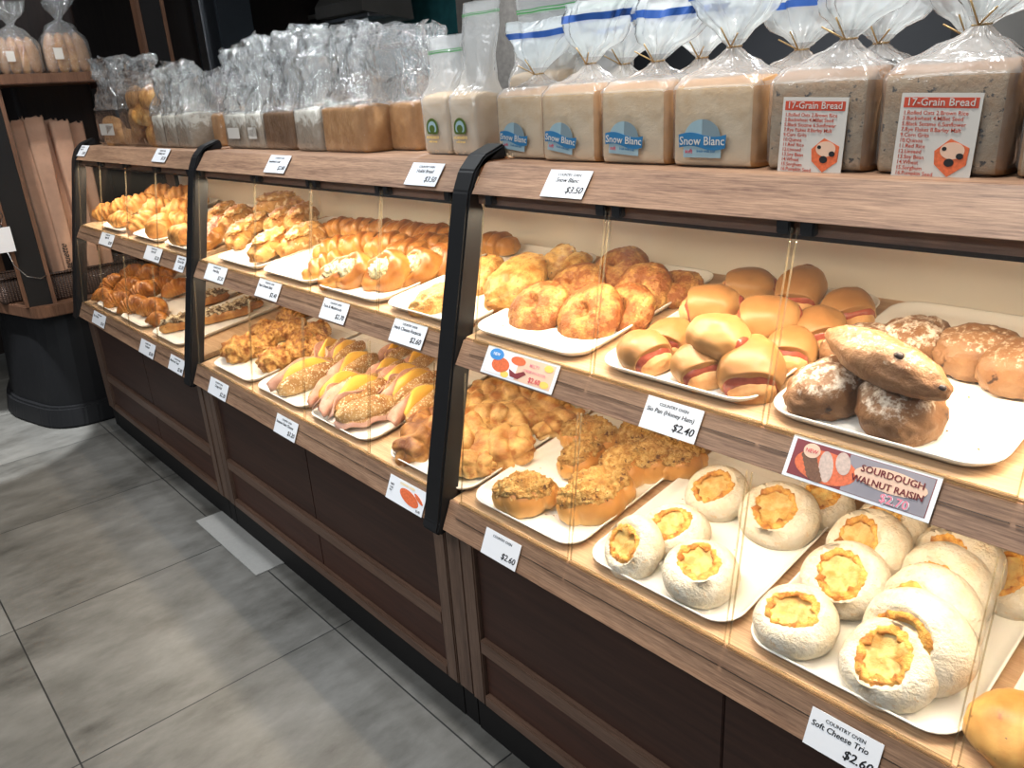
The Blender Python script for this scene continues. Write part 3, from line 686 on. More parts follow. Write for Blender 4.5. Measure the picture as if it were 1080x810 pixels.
def k_sausage(s):
    def f(p, d):
        q = p * (1 + .02 * math.sin(d.x * 6 + s)); lim = .031 + .006 * d.z
        if q.x > lim: q.x = lim + (q.x - lim) * .08
        return q
    body = blob(.056, .045, .035, .55, 60, 36, mod=f, amp=.003, ns=1.6, seed=s, mat=M['soft_bun'], name='bun', sup=.90)
    ham = move_mesh(blob(.030, .0375, .0270, .55, 28, 32, amp=.0015, seed=s, mat=M['ham_red'], name='ham', sup=.62), T3(.0125, 0, 0))
    core = move_mesh(blob(.030, .032, .0205, .55, 28, 28, amp=.002, seed=s + 2, mat=M['core'], name='core', sup=.72), T3(.024, .001, 0))
    end = move_mesh(blob(.008, .018, .014, .9, 16, 16, amp=.001, seed=s, mat=M['ham_red'], name='ham'), T3(-.051, 0, .010))
    return [('bun', body), ('ham_slice', ham), ('rolled_end', core), ('ham_slice', end)]
def k_sandwich(s):
    half = lambda sg, sd: move_mesh(blob(.079, .024, .031, .55, 40, 20, mod=lambda p, d: Vector((p.x, p.y if p.y * sg > -.004 else -.004 * sg, p.z)), amp=.003, seed=sd, mat=M['sesame'], name='bun_half', sup=.92), Matrix.Translation((0, sg * .014, 0)) @ Matrix.Rotation(-sg * .25, 4, 'X'))
    def sheet(x0, x1, top, wav, th, mat, name, sd, yo):
        loops = []; n = 26
        prof = [(.010, -th), (.010, th), (.5, th), (1, th), (1, -th), (.5, -th)]
        for i in range(n + 1):
            t = i / n; x = x0 + (x1 - x0) * t; env = math.sin(PI * min(1, max(0, .08 + .84 * t))) ** .5
            lp = []
            for q, w in prof:
                z = .012 + (top * env - .012) * q
                y = yo + w + wav * q * math.sin(t * 8 + sd) + (q ** 2) * wav * 1.2
                lp.append(Vector((x, y, z)))
            loops.append(lp)
        bm = loft(loops, True, True); bmesh.ops.recalc_face_normals(bm, faces=bm.faces); return to_mesh(name, bm, mat, True)
    parts = [('bun_half', half(1, s)), ('bun_half', half(-1, s + 5)), ('cheese_slice', sheet(-.058, .062, .059, .005, .004, M['cheese'], 'cheese', s, -.003)),
             ('ham_slice', sheet(-.088, .070, .056, .010, .0022, M['ham_pink'], 'ham', s * 1.7 + 1, .006))]
    if s % 3 != 1: parts.append(('ham_slice', sheet(-.090, .015, .052, -.012, .0022, M['ham_pink'], 'ham', s * 2.1 + 2, -.010)))
    return parts
def k_seedroll(s):
    top = move_mesh(blob(.080, .033, .034, .35, 40, 24, amp=.004, seed=s, mat=M['sesame'], name='bun', sup=.9), T3(0, .006, .014))
    bot = blob(.076, .032, .018, .7, 36, 20, amp=.003, seed=s + 2, mat=M['sesame'], name='bun')
    loops = []
    for i in range(25):
        t = -1 + i / 12; x = .086 * t; w = .047 * math.sqrt(max(.02, 1 - t * t))
        loops.append([Vector((x, -w, .014 + .004 * math.sin(t * 9))), Vector((x, 0, .024)), Vector((x, w * .8, .022)), Vector((x, w * .8, .018)), Vector((x, 0, .020)), Vector((x, -w + .002, .010 + .004 * math.sin(t * 9)))])
    bm = loft(loops, True, True); bmesh.ops.recalc_face_normals(bm, faces=bm.faces)
    return [('bun_top', top), ('bun_bottom', bot), ('ham_slice', to_mesh('ham', bm, M['ham_pink'], True))]
def k_curly(s):
    return [('crust', blob(.056, .046, .040, .55, 64, 44, amp=.010, ns=2.6, fine=.0055, fns=10, seed=s, mat=M['curly'], name='roll', sup=.9))]
def k_toast(s):
    body = blob(.072, .034, .026, .5, amp=.004, seed=s, mat=M['toast'], name='toast', sup=.85)
    top = move_mesh(blob(.062, .027, .018, .7, 44, 28, amp=.014, ns=3.2, fine=.006, fns=8, seed=s, mat=M['mushroom'], name='topping'), T3(0, 0, .020))
    return [('toast', body), ('mushroom_topping', top)]
def k_knot(s):
    def f(p, d):
        a = d.x * 5.2 + s * .7; b_ = math.atan2(d.z + .2, d.y) * 2.4 + s
        return p * (1 + .30 * (abs(math.sin(a)) ** .8) * (abs(math.cos(b_)) ** .7) - .12)
    return [('crust', blob(.067, .048, .038, .5, 72, 44, mod=f, amp=.006, ns=2.4, seed=s, mat=M['knot_brown'] if s >= 50 else M['knot'], name='knot', sup=.88))]
def k_floss(s):
    def f(p, d):
        q = p.copy(); u = p.x / .064
        lobe = abs(math.cos(u * 2.35)) ** .5 if True else 1
        w = .74 + .30 * lobe; q.y *= w; q.z *= .84 + .2 * lobe
        q.x *= 1 + .05 * math.sin(d.y * 3 + s); return q
    body = blob(.066, .048, .037, .5, 44, 28, mod=f, amp=.003, seed=s, mat=M['floss_bun'], name='bun', sup=.86)
    top = move_mesh(blob(.059, .038, .026, .45, 90, 60, mod=f, amp=.007, ns=3.0, fine=.005, fns=19, seed=s, mat=M['floss'], name='floss', sup=.86), T3(0, 0, .026))
    return [('bun', body), ('floss_topping', top)]
def k_cheesebun(s, R0=.058, H=.058, rim=.50, gap=False):
    na, rows, fill, crust = 40, [], [], []
    rn = random.Random(s); ex = 1 + .16 * rn.random(); ph = rn.random() * 6
    def rimr(a): return R0 * rim * (1 + .10 * math.sin(2 * a + ph) + .10 * N((math.cos(a), math.sin(a), s), 2.2, s)) 
    prof = [(1.0, .85, 0), (1.12, .895, 0), (1.36, .945, .0), (0, .94, .74), (0, .78, .90), (0, .60, .985), (0, .40, 1.0), (0, .20, .95), (0, .05, .87), (0, 0, .78)]
    for m_, zf, of in prof:
        lp = []
        for k in range(na):
            a = 2 * PI * k / na
            r = rimr(a) * m_ if m_ else R0 * of
            wob = 1 + .035 * N((math.cos(a), math.sin(a), zf * 2), 1.5, s)
            lp.append(Vector((r * math.cos(a) * ex * wob, r * math.sin(a) * wob, H * zf + .003 * N((math.cos(a), math.sin(a), zf), 2, s + 2))))
        rows.append(lp)
    inner = []
    for m_, zf in ((.97, .82), (.94, .76), (.9, .70)):
        inner.append([Vector((rimr(2 * PI * k / na) * m_ * math.cos(2 * PI * k / na) * ex, rimr(2 * PI * k / na) * m_ * math.sin(2 * PI * k / na), H * zf)) for k in range(na)])
    bm = loft(inner[::-1] + rows, False, True); bmesh.ops.recalc_face_normals(bm, faces=bm.faces)
    body = to_mesh('bun', bm, M['white_bun'], True)
    loops = []
    for m_, zf in ((1.04, .905), (.90, .875), (.72, .84), (.5, .82), (.25, .81), (.04, .81)):
        loops.append([Vector((rimr(2 * PI * k / na) * m_ * math.cos(2 * PI * k / na) * ex, rimr(2 * PI * k / na) * m_ * math.sin(2 * PI * k / na), H * zf + .006 * N((m_ * math.cos(2 * PI * k / na), m_ * math.sin(2 * PI * k / na), 0), 2.2, s))) for k in range(na)])
    bm = loft(loops, False, True); bmesh.ops.recalc_face_normals(bm, faces=bm.faces)
    fill = to_mesh('filling', bm, M['melt'], True)
    loops = []; m = 9; nb = 64
    for k in range(nb):
        a = 2 * PI * k / nb; n1 = N((math.cos(a), math.sin(a), 1), 3.5, s); n2 = N((math.cos(a), math.sin(a), 4), 9, s)
        w = max(.0014, .0058 + .008 * n1 + .003 * n2); r = rimr(a) * (1.05 + .05 * n2)
        lp = []
        for j in range(m):
            b_ = 2 * PI * j / m; rr_ = r + w * math.cos(b_); z = H * (.900 + .012 * n2) + (.0032 + .002 * n2) * math.sin(b_) - .003 * max(0, math.cos(b_)) * (w / .012)
            lp.append(Vector((rr_ * math.cos(a) * ex, rr_ * math.sin(a), z)))
        loops.append(lp)
    loops.append(loops[0]); bm = loft(loops); bmesh.ops.remove_doubles(bm, verts=bm.verts, dist=1e-6); bmesh.ops.recalc_face_normals(bm, faces=bm.faces)
    return [('bun', body), ('cheese_filling', fill), ('cheese_crust', to_mesh('crust', bm, M['scorch'], True))]
def k_sour(s):
    f = lambda p, d: p * (1 + .04 * math.sin(d.x * 4 + s)) + (Vector((0, 0, -.005 * math.exp(-((d.y - .25 * d.x) / .12) ** 2))) if d.z > 0 else Vector((0, 0, 0)))
    parts = [('crust', blob(.066, .050, .042, .45, 44, 30, mod=f, amp=.006, ns=2.2, fine=.0015, fns=10, seed=s, mat=M['sourdough'], name='loaf', sup=.95))]
    for k in range(3):
        rn = random.Random(s * 5 + k); x, y = rn.uniform(-.04, .045), rn.uniform(-.03, .02)
        z = .019 + .042 * math.sqrt(max(.05, 1 - (x / .066) ** 2 - (y / .05) ** 2)) - .004
        parts.append(('raisin', move_mesh(blob(.0065, .005, .004, .6, 12, 10, amp=.001, seed=k, mat=M['raisin'], name='raisin'), T3(x, y, z - .004))))
    return parts
def k_sourlong(s):
    f = lambda p, d: Vector((p.x, p.y * (1 - .35 * abs(d.x) ** 3), p.z * (1 - .3 * abs(d.x) ** 3)))
    parts = [('crust', blob(.098, .037, .034, .5, 56, 30, mod=f, amp=.005, ns=2, fine=.0012, seed=s, mat=M['sourdough_plain'], name='loaf', sup=1.05))]
    parts.append(('raisin', move_mesh(blob(.007, .0055, .005, .6, 12, 10, amp=.001, mat=M['raisin'], name='raisin'), T3(.03, -.014, .044))))
    parts.append(('raisin', move_mesh(blob(.006, .005, .004, .6, 12, 10, amp=.001, mat=M['raisin'], name='raisin'), T3(.088, -.004, .024))))
    return parts
def k_raisinbun(s):
    parts = [('crust', blob(.062, .056, .040, .45, amp=.005, ns=2, seed=s, mat=M['raisin_bun'], name='bun'))]
    for k in range(5):
        rn = random.Random(s * 7 + k); x, y = rn.uniform(-.045, .04), rn.uniform(-.04, .03)
        z = .018 + .040 * math.sqrt(max(.05, 1 - (x / .062) ** 2 - (y / .056) ** 2)) - .006
        parts.append(('raisin', move_mesh(blob(.006, .005, .004, .6, 12, 10, amp=.001, seed=k, mat=M['raisin'], name='raisin'), T3(x, y, z))))
    return parts
BUILD = dict(puff=(k_puff, 3), cutpuff=(k_cutpuff, 1), croissant=(k_croissant, 3), long=(k_long, 3), ring=(k_ring, 2), braid=(k_braid, 3), boat=(k_boat, 3), herb=(k_herb, 3), cheddar=(k_cheddar, 3), sausage=(k_sausage, 3),
             sandwich=(k_sandwich, 4), seedroll=(k_seedroll, 1), curly=(k_curly, 4), toast=(k_toast, 3), knot=(k_knot, 4), floss=(k_floss, 4), cheesebun=(k_cheesebun, 5), sour=(k_sour, 4), sourlong=(k_sourlong, 1), raisinbun=(k_raisinbun, 2))
for k, (fn, n) in BUILD.items(): KINDS[k] = [fn(i + 1) for i in range(n)]
KINDS['sourplain'] = []
for _v in KINDS['sour'][1:3]:
    _c = _v[0][1].copy(); _c.materials[0] = M['sourdough_plain']; KINDS['sourplain'].append([('crust', _c)] + _v[1:])
KINDS['knotbrown'] = [k_knot(51), k_knot(52)]
HALF = dict(sourplain=.032, puff=.025, cutpuff=.03, croissant=.024, long=.028, ring=.024, braid=.027, boat=.026, herb=.024, cheddar=.026, sausage=.024, sandwich=.034, seedroll=.032, curly=.03, toast=.024, knot=.028, knotbrown=.028, floss=.032, cheesebun=.029, sour=.032, sourlong=.026, raisinbun=.03)
INFO = {   # kind -> (object name, label head, category, group)
 'puff': ('puff_pastry', 'flaky golden puff', 'pastry', 'puffs in the far case'), 'cutpuff': ('cut_puff_roll', 'cut puff roll', 'pastry', 'puffs in the far case'), 'croissant': ('croissant', 'brown ridged croissant', 'croissant', 'croissants in the far case'),
 'long': ('ham_cheese_bread', 'long ham cheese bread', 'bread', 'ham cheese breads'), 'ring': ('ham_ring_bun', 'round ham bun', 'bread', 'ham cheese breads'), 'braid': ('braided_bread', 'glossy braided roll', 'bread', 'braided rolls'), 'boat': ('filled_twist_bun', 'twist bun with creamy filling', 'bun', 'filled twist buns'),
 'herb': ('herb_cheese_loaf', 'herb speckled cheese loaf', 'bread', 'herb cheese loaves'), 'cheddar': ('cheese_focaccia_round', 'grilled cheese round with hole', 'bread', 'cheese rounds'), 'sausage': ('sausage_roll', 'soft bun with rolled ham', 'bun', 'ham rolls'),
 'sandwich': ('ham_cheese_sandwich', 'sesame ham cheese sandwich', 'sandwich', 'ham cheese sandwiches'), 'seedroll': ('seeded_ham_roll', 'toasted seeded roll', 'sandwich', 'ham cheese sandwiches'), 'curly': ('curly_crisp_roll', 'curly crisp roll', 'bread', 'curly crisp rolls'),
 'toast': ('mushroom_toast', 'mushroom topped toast', 'toast', 'mushroom toasts'), 'knot': ('knobbly_roll', 'knobbly golden roll', 'bread', 'knobbly rolls'), 'knotbrown': ('knobbly_roll', 'darker browned knobbly roll', 'bread', 'knobbly rolls'), 'floss': ('pork_floss_bun', 'bun topped with pork floss', 'bun', 'pork floss buns'),
 'cheesebun': ('cheese_bun', 'floury white cheese bun', 'bun', 'white cheese buns'), 'sour': ('sourdough_loaf', 'floury brown sourdough loaf', 'loaf', 'sourdough loaves'), 'sourplain': ('sourdough_loaf', 'bare brown sourdough loaf', 'loaf', 'sourdough loaves'), 'sourlong': ('long_sourdough_loaf', 'long bare sourdough loaf', 'loaf', 'sourdough loaves'), 'raisinbun': ('raisin_bun', 'golden raisin bun', 'bun', 'raisin buns')}
COUNT = {}
def keep_behind_flap(t, parts, upper):
    """slide a bread back along its tray until it clears the acrylic flap"""
    (b, tp) = (((.930, .972), (.968, 1.234)) if upper else ((.856, .637), (.889, .906)))
    d = Vector((0, tp[0] - b[0], tp[1] - b[1])).normalized(); n = Vector((0, d.z, -d.y))
    mtx = Matrix.LocRotScale(t.location, t.rotation_euler, t.scale); p0 = Vector((0, b[0], b[1]))
    m = min((mtx @ v.co - p0).dot(n) for _, me in parts for v in me.vertices)
    if m < .0045:
        t.location += Vector((-.65, math.cos(TILT), math.sin(TILT))) * ((.0045 - m) / (math.cos(TILT) * n.y + math.sin(TILT) * n.z))
def place(kind, upper, u, v, yaw=0, lean=0, roll=0, lift=0., s=1.0, label=None, var=None, pt=None):
    k = COUNT[kind] = COUNT.get(kind, -1) + 1
    parts = KINDS[kind][(k if var is None else var) % len(KINDS[kind])]
    hh = HALF[kind] * s + lift
    c = on_shelf(u, v, upper, hh + .0035) if pt is None else pt + SN * .0035 + SN * hh
    rot = Matrix.Rotation(TILT, 4, 'X') @ Matrix.Rotation(R(lean), 4, 'X') @ Matrix.Rotation(R(roll), 4, 'Y') @ Matrix.Rotation(R(yaw), 4, 'Z')
    nm, head, cat, grp = INFO[kind]
    base = c - (rot @ Vector((0, 0, HALF[kind] * s)))
    t = thing(nm, label or head, cat, base, rot.to_euler(), grp); t.scale = (s, s, s)
    for pn, me in parts: obj(pn, me, t)
    keep_behind_flap(t, parts, upper)
    return t
def place2(kind, upper, u0, v0, u1, v1, ln, **kw):
    """give the two ends of the long axis; the scale follows from their distance"""
    h = HALF[kind] + kw.get('lift', 0)
    a, b = on_shelf(u0, v0, upper, h), on_shelf(u1, v1, upper, h); d = b - a
    s = max(.75, min(1.3, d.length / ln)); yaw = math.degrees(math.atan2(d.y / math.cos(TILT), d.x))
    return place(kind, upper, (u0 + u1) / 2, (v0 + v1) / 2, yaw, s=s, **kw)
ORD = ['first', 'second', 'third', 'fourth', 'fifth', 'sixth', 'seventh', 'eighth', 'ninth', 'tenth', 'eleventh', 'twelfth', 'thirteenth', 'fourteenth']
def project(p):
    d = Vector(p) - EYE; z = d.dot(CF); return 540 + FPX * d.dot(CX) / z, 405 + FPX * d.dot(CD) / z
def label_heap(items, where):
    """items placed on one tray: say which row (front to back) and which one counted along the row"""
    items = [i for i in items if i is not None]
    todo = [i for i in items if not i.get('fixed')]
    ys = sorted(i.location.y for i in todo)
    def row(i):
        if len(todo) < 5: return ''
        k = ys.index(i.location.y) / len(ys); return 'front row' if k < .34 else ('middle row' if k < .67 else 'back row')
    for r in ('', 'front row', 'middle row', 'back row'):
        g = sorted([i for i in todo if row(i) == r], key=lambda i: project(i.location)[0])
        for n, i in enumerate(g):
            if len(g) == 1: pos = ('only one in the ' + r) if r else 'alone'
            else: pos = ORD[n] + ' from left' + ((' in ' + r) if r else '')
            i['label'] = i['label'] + ', ' + pos + ' ' + where
def fixed(t, label): t['label'] = label; t['fixed'] = 1; return t

# ---------------------------------------------------------------- near case, upper shelf
H = [fixed(place('cheddar', 1, 566, 323, 10, 34, s=1.0, var=0), 'dark grilled cheese round leaning at the front left corner of its tray'),
     fixed(place('cheddar', 1, 619, 331, 40, 40, s=1.03, var=1), 'cheese round with a clear hole leaning at the front of its tray'),
     place('cheddar', 1, 658, 326, 0, 40, s=.9), place('cheddar', 1, 674, 306, 90, 38, s=1.0), place('cheddar', 1, 606, 299, 30, 25, s=.95), place('cheddar', 1, 652, 281, 60, 22, s=.95, lift=.01),
     fixed(place('cheddar', 1, 711, 302, 20, 12, s=.85), 'brown cheese round lying at the back right end of the cheese round tray')]
label_heap(H, 'on the cheese round tray')
H = [place('herb', 1, 508, 292, 100, 30, s=.9), fixed(place2('herb', 1, 520, 312, 566, 278, .15, lift=.008, lean=12), 'herb speckled cheese loaf lying in front beside the black post'),
     place('herb', 1, 583, 279, 95, 22, s=.85), place('herb', 1, 604, 281, 95, 15, s=.72),
     fixed(place('herb', 1, 458, 315, 70, 14, s=.85), 'herb speckled cheese loaf alone at the bare corner of the tray, cut by black post')]
label_heap(H, 'on the herb cheese tray')
fixed(place('braid', 1, 521, 256, 20, 0, s=1.05), 'glossy braided roll standing behind the herb cheese loaves by black post')
H = [fixed(place('sausage', 1, 677, 379, -22, 10, s=.95), 'ham bun at the front left corner of the ham roll tray'),
     place('sausage', 1, 706, 356, -75, 5, s=.9), fixed(place('sausage', 1, 735, 393, -40, 10, s=.92), 'ham bun in the middle of the front edge of the ham roll tray'),
     fixed(place('sausage', 1, 791, 388, -62, 18, s=1.12), 'largest ham bun, at the front right corner of the ham roll tray'),
     fixed(place('sausage', 1, 757, 354, 165, 0, s=1.0, lift=.035), 'smooth ham bun lying across the top of the heap, ham end turned left'),
     place('sausage', 1, 749, 320, 205, 0, s=1.0, lift=.022), place('sausage', 1, 806, 335, 215, 8, s=1.02, lift=.018), place('sausage', 1, 788, 300, 200, 0, s=.95, lift=.005),
     place('sausage', 1, 843, 305, -80, 25, s=.95, lift=.015), place('sausage', 1, 834, 367, -70, 5, s=.9), place('sausage', 1, 864, 347, -50, 12, s=.95), place('sausage', 1, 894, 326, -45, 10, s=.95)]
label_heap(H, 'on the ham roll tray')
fixed(place('sour', 1, 876, 420, 65, 8, s=.97, var=0), 'floury sourdough loaf at the front left corner, under the long loaf')
fixed(place('sour', 1, 957, 445, 125, 12, s=1.05, var=1), 'floury sourdough loaf at the front with a raisin at its foot')
fixed(place('sourlong', 1, 939, 391, -18, 0, 6, lift=.065, s=1.0), 'long pointed sourdough loaf lying across two floury loaves')
fixed(place('sour', 1, 963, 357, 80, 5, s=.98, var=2), 'heavily floured sourdough loaf behind the long pointed loaf')
fixed(place('sour', 1, 908, 362, 60, 5, s=.9, var=3), 'floury sourdough loaf touching the ham rolls behind the long loaf')
fixed(place('sourplain', 1, 1033, 367, 10, 0, s=1.0, var=0), 'round browner sourdough loaf alone at the back of its tray')
fixed(place('sourplain', 1, 1085, 384, 10, 0, s=1.0, var=1), 'sourdough loaf at the back cut by the frame edge')
# ---------------------------------------------------------------- near case, lower shelf
H = [fixed(place('floss', 0, 553, 519, 38, 5, s=1.0, var=0), 'pork floss bun alone at the front left corner of its tray'),
     fixed(place('floss', 0, 627, 520, 62, 8, s=1.15, var=1), 'largest pork floss bun at the front of the leaning row'),
     place('floss', 0, 657, 490, 70, 12, s=1.0), place('floss', 0, 687, 482, 75, 10, s=1.0), place('floss', 0, 622, 459, 20, 5, s=1.05), place('floss', 0, 675, 458, 60, 8, s=.95), place('floss', 0, 612, 482, 80, 0, s=.85), place('floss', 0, 717, 484, 60, 5, s=.85)]
label_heap(H, 'on the floss bun tray')
H = [fixed(place('cheesebun', 0, 667, 577, 80, 42, -14, s=.98, var=0), 'white cheese bun tipped on edge at the front left corner, crater facing out'),
     fixed(place('cheesebun', 0, 711, 560, 20, 18, s=.95, var=1), 'white cheese bun just behind the tipped one at the tray corner'),
     fixed(place('cheesebun', 0, 738, 612, 0, 8, s=1.06, var=2), 'white cheese bun with wide oval cheese at the front middle of its tray'),
     fixed(place('cheesebun', 0, 756, 520, 30, 28, s=1.0, var=3), 'white cheese bun at the back behind the bare middle of the tray'),
     fixed(place('cheesebun', 0, 821, 543, 10, 26, s=1.1, var=4), 'white cheese bun with wide browned cheese at the back right of its tray'),
     fixed(place('cheesebun', 0, 866, 531, 0, 20, s=.85, var=1), 'small white cheese bun half hidden behind the wide browned one')]
H = [fixed(place('cheesebun', 0, 840, 664, 0, 14, -5, s=1.02, var=3), 'white cheese bun lying flat at the front left corner of the crowded tray'),
     fixed(place('cheesebun', 0, 940, 706, 15, 30, -8, s=1.10, var=0, lift=.0), 'largest white cheese bun, deep cheese crater facing out at the front'),
     fixed(place('cheesebun', 0, 891, 611, 20, 34, s=1.04, var=4, lift=.01), 'white cheese bun with round yellow crater heading the second leaning row'),
     place('cheesebun', 0, 914, 577, 0, 38, -22, s=1.1, lift=.012), place('cheesebun', 0, 938, 556, 0, 34, -22, s=1.02, lift=.01),
     place('cheesebun', 0, 966, 676, 0, 66, -20, s=1.2, lift=.010), place('cheesebun', 0, 980, 648, 0, 66, -20, s=1.2, lift=.012), place('cheesebun', 0, 994, 620, 0, 62, -20, s=1.14, lift=.012), place('cheesebun', 0, 1008, 595, 0, 55, -18, s=1.08, lift=.010), place('cheesebun', 0, 1024, 572, 0, 35, -10, s=1.0), place('cheesebun', 0, 1068, 612, 0, 35, -20, s=1.0)]
label_heap(H, 'on the crowded cheese bun tray')
fixed(place('raisinbun', 0, 1080, 768, 20, 10, s=1.0), 'golden raisin bun at the near front corner, cut by the frame edge')
H = [fixed(place('knot', 0, 526, 472, 40, 15, s=1.12, var=0), 'largest knobbly golden roll at the front of the heap'), place('knot', 0, 513, 440, 30, 10, s=1.0, lift=.015), place('knot', 0, 489, 458, 70, 10, s=1.05, lift=.01), place('knot', 0, 496, 428, 50, 5, s=.9), place('knot', 0, 515, 414, 40, 5, s=.9),
     place('knot', 0, 540, 417, 60, 10, s=.95), place('knot', 0, 543, 440, 75, 12, s=.95, lift=.01), place('knot', 0, 567, 434, 75, 12, s=1.05), place('knot', 0, 590, 444, 80, 0, s=.85), place('knot', 0, 499, 487, 30, 0, s=.8),
     fixed(place('knotbrown', 0, 438, 466, 100, 20, s=1.0, var=0), 'dark browned knobbly roll at the front corner beside the black post'), fixed(place('knotbrown', 0, 450, 442, 60, 5, s=.8, var=1), 'dark browned knobbly roll behind the corner one beside the post')]
label_heap(H, 'on the knobbly roll tray')
# ---------------------------------------------------------------- middle case, lower shelf
H = [fixed(place2('sandwich', 0, 281, 411, 345, 386, .150), 'sesame ham cheese sandwich at the front corner beside the curly rolls')]
for q, lf in (((331, 419, 384, 391), 0), ((338, 437, 398, 403), .0), ((422, 437, 465, 404), 0), ((409, 416, 458, 388), .008), ((398, 407, 444, 383), .008), ((391, 397, 424, 377), .005), ((354, 392, 392, 370), .01), ((347, 377, 379, 358), .005), ((335, 378, 358, 356), 0), ((405, 374, 430, 360), 0), ((428, 385, 452, 369), 0)):
    H.append(place2('sandwich', 0, *q, .150, lift=lf))
fixed(place2('seedroll', 0, 352, 443, 418, 424, .165), 'toasted seeded roll with a ham slice hanging out, front of its tray')
label_heap(H, 'on the sandwich trays')
H = [fixed(place('curly', 0, 253, 367, 40, 8, s=1.12, var=0), 'largest curly crisp roll standing at the bare front of its tray')]
for u, v, y, s in ((274, 363, 60, .95), (280, 347, 30, .9), (293, 349, 80, .9), (290, 378, 50, 1.0), (312, 369, 40, 1.0), (309, 347, 70, .95), (306, 333, 20, .85), (333, 350, 60, .9), (334, 366, 80, .9), (320, 357, 0, .85)): H.append(place('curly', 0, u, v, y, 8, s=s))
label_heap(H, 'on the curly roll tray')
H = [place('toast', 0, 226, 332, 60, s=1.0), place('toast', 0, 246, 327, 62, s=1.0), place('toast', 0, 259, 321, 60, s=.9), place('toast', 0, 222, 313, 60, s=1.0), fixed(place('toast', 0, 188, 340, 62, s=1.0), 'mushroom topped toast on the far side of the second black post')]
label_heap(H, 'on the mushroom tray')
# ---------------------------------------------------------------- middle case, upper shelf
H = [fixed(place('ring', 1, 231, 240, 30, 30, s=1.1), 'round ham bun standing on edge beside the second black post'), fixed(place('ring', 1, 219, 252, 60, 20, s=1.0), 'round ham bun half hidden behind the second black post')]
H = [fixed(place2('long', 1, 265, 268, 306, 246, .17, lift=.008), 'long ham cheese bread with browned ends at the tray front'), fixed(place2('long', 1, 268, 217, 318, 210, .17, lift=.045), 'pale long bread lying on top of the ham cheese heap')]
for q, lf in (((300, 262, 340, 240), 0), ((243, 256, 266, 238), 0), ((255, 243, 285, 228), .02), ((285, 238, 312, 222), .025), ((306, 238, 330, 220), .02), ((222, 231, 250, 217), .01), ((238, 236, 262, 221), .02)): H.append(place2('long', 1, *q, .17, lift=lf))
label_heap(H, 'on the ham cheese tray')
H = [place('braid', 1, u, v, y, 10, s=s, lift=l) for u, v, y, s, l in ((356, 238, 40, .9, .012), (378, 239, 40, .9, .01), (400, 240, 35, .9, .01), (421, 243, 30, 1.0, .02), (437, 246, 30, 1.0, .015), (457, 247, 30, 1.0, .015), (352, 260, 60, 1.0, .01), (379, 256, 50, 1.0, .015), (407, 256, 40, 1.0, .02), (428, 263, 30, 1.0, .01), (449, 257, 30, 1.0, .01), (466, 256, 30, .9, 0), (332, 245, 60, .9, 0))]
H.append(fixed(place('braid', 1, 341, 279, 75, 15, s=1.0), 'darker striped braided roll at the front left, beside a bare tray corner'))
label_heap(H, 'in the braid heap')
H = [fixed(place('boat', 1, 407, 288, 20, 42, s=1.08, var=0), 'filled twist bun with a pale mushroom piece, middle of the front row'), place('boat', 1, 371, 287, 20, 38, s=1.0), place('boat', 1, 352, 291, 60, 30, s=.85), place('boat', 1, 439, 284, 30, 38, s=1.02), place('boat', 1, 461, 278, 40, 36, s=.98)]
label_heap(H, 'of the twist buns')
# ---------------------------------------------------------------- far case
H = [place('croissant', 0, u, v, y, l, s=s * 1.18, lift=lf) for u, v, y, s, lf, l in ((104, 314, 20, .95, 0, 10), (120, 318, 60, .95, 0, 10), (116, 300, 80, .95, .03, 30), (132, 327, 40, 1.1, 0, 10), (158, 326, 20, 1.15, 0, 10), (149, 308, 40, 1.1, .03, 25), (134, 302, 70, 1.0, .02, 15), (154, 289, 30, 1.05, .03, 20), (138, 287, 60, .95, .02, 10), (168, 302, 80, 1.05, .02, 10), (186, 304, 60, 1.05, .015, 10), (171, 289, 40, .95, .02, 5), (164, 338, 10, .9, 0, 0))]
label_heap(H, 'in the croissant heap')
H = [place('puff', 1, u, v, y, l, s=s * 1.15, lift=lf) for u, v, y, s, lf, l in ((111, 223, 30, .95, 0, 20), (129, 217, 40, 1.0, .02, 20), (128, 231, 10, .9, 0, 0), (147, 214, 70, 1.0, .02, 10), (166, 203, 30, 1.0, .04, 10), (164, 219, 40, 1.05, .02, 20), (146, 236, 80, .95, 0, 25), (188, 205, 40, 1.0, .03, 10), (189, 220, 30, 1.05, .02, 10), (186, 234, 20, 1.0, .0, 10), (203, 212, 30, 1.0, .02, 10))]
label_heap(H, 'in the puff heap')
fixed(place('cutpuff', 1, 166, 239, -35, 10, s=1.1), 'puff roll with a cut brown end facing the front of the far case')
fixed(place('cutpuff', 1, 192, 247, 0, 0, s=1.0), 'square cut puff roll beside the second black post')
# crumbs on the trays
def crumbs(upper, x0, x1, y0, y1, n, seed, label):
    rn = random.Random(seed); bm = bmesh.new(); p = UPP if upper else LOWP
    for _ in range(n):
        x, y = rn.uniform(x0, x1), rn.uniform(y0, y1); z = tz(y, upper) + .0028
        bmesh.ops.create_icosphere(bm, subdivisions=1, radius=rn.uniform(.0008, .0024), matrix=Matrix.Translation((x, y, z)) @ Matrix.Diagonal((1, rn.uniform(.5, 1), .6, 1)))
    o = obj('crumbs', to_mesh('crumbs', bm, M['crumb'])); tag(o, label, 'crumbs'); o['kind'] = 'stuff'
crumbs(0, -1.12, -.88, .92, 1.10, 42, 3, 'brown crumbs scattered on the tray around the pork floss buns')
crumbs(0, -2.46, -2.24, .91, 1.02, 10, 5, 'brown crumbs on the bare front of the curly roll tray')
crumbs(0, -.80, -.58, .92, 1.2, 12, 6, 'crumbs on the sparse white cheese bun tray')
crumbs(1, -.35, -.28, .98, 1.2, 9, 7, 'crumbs on the bare side of the sourdough tray')
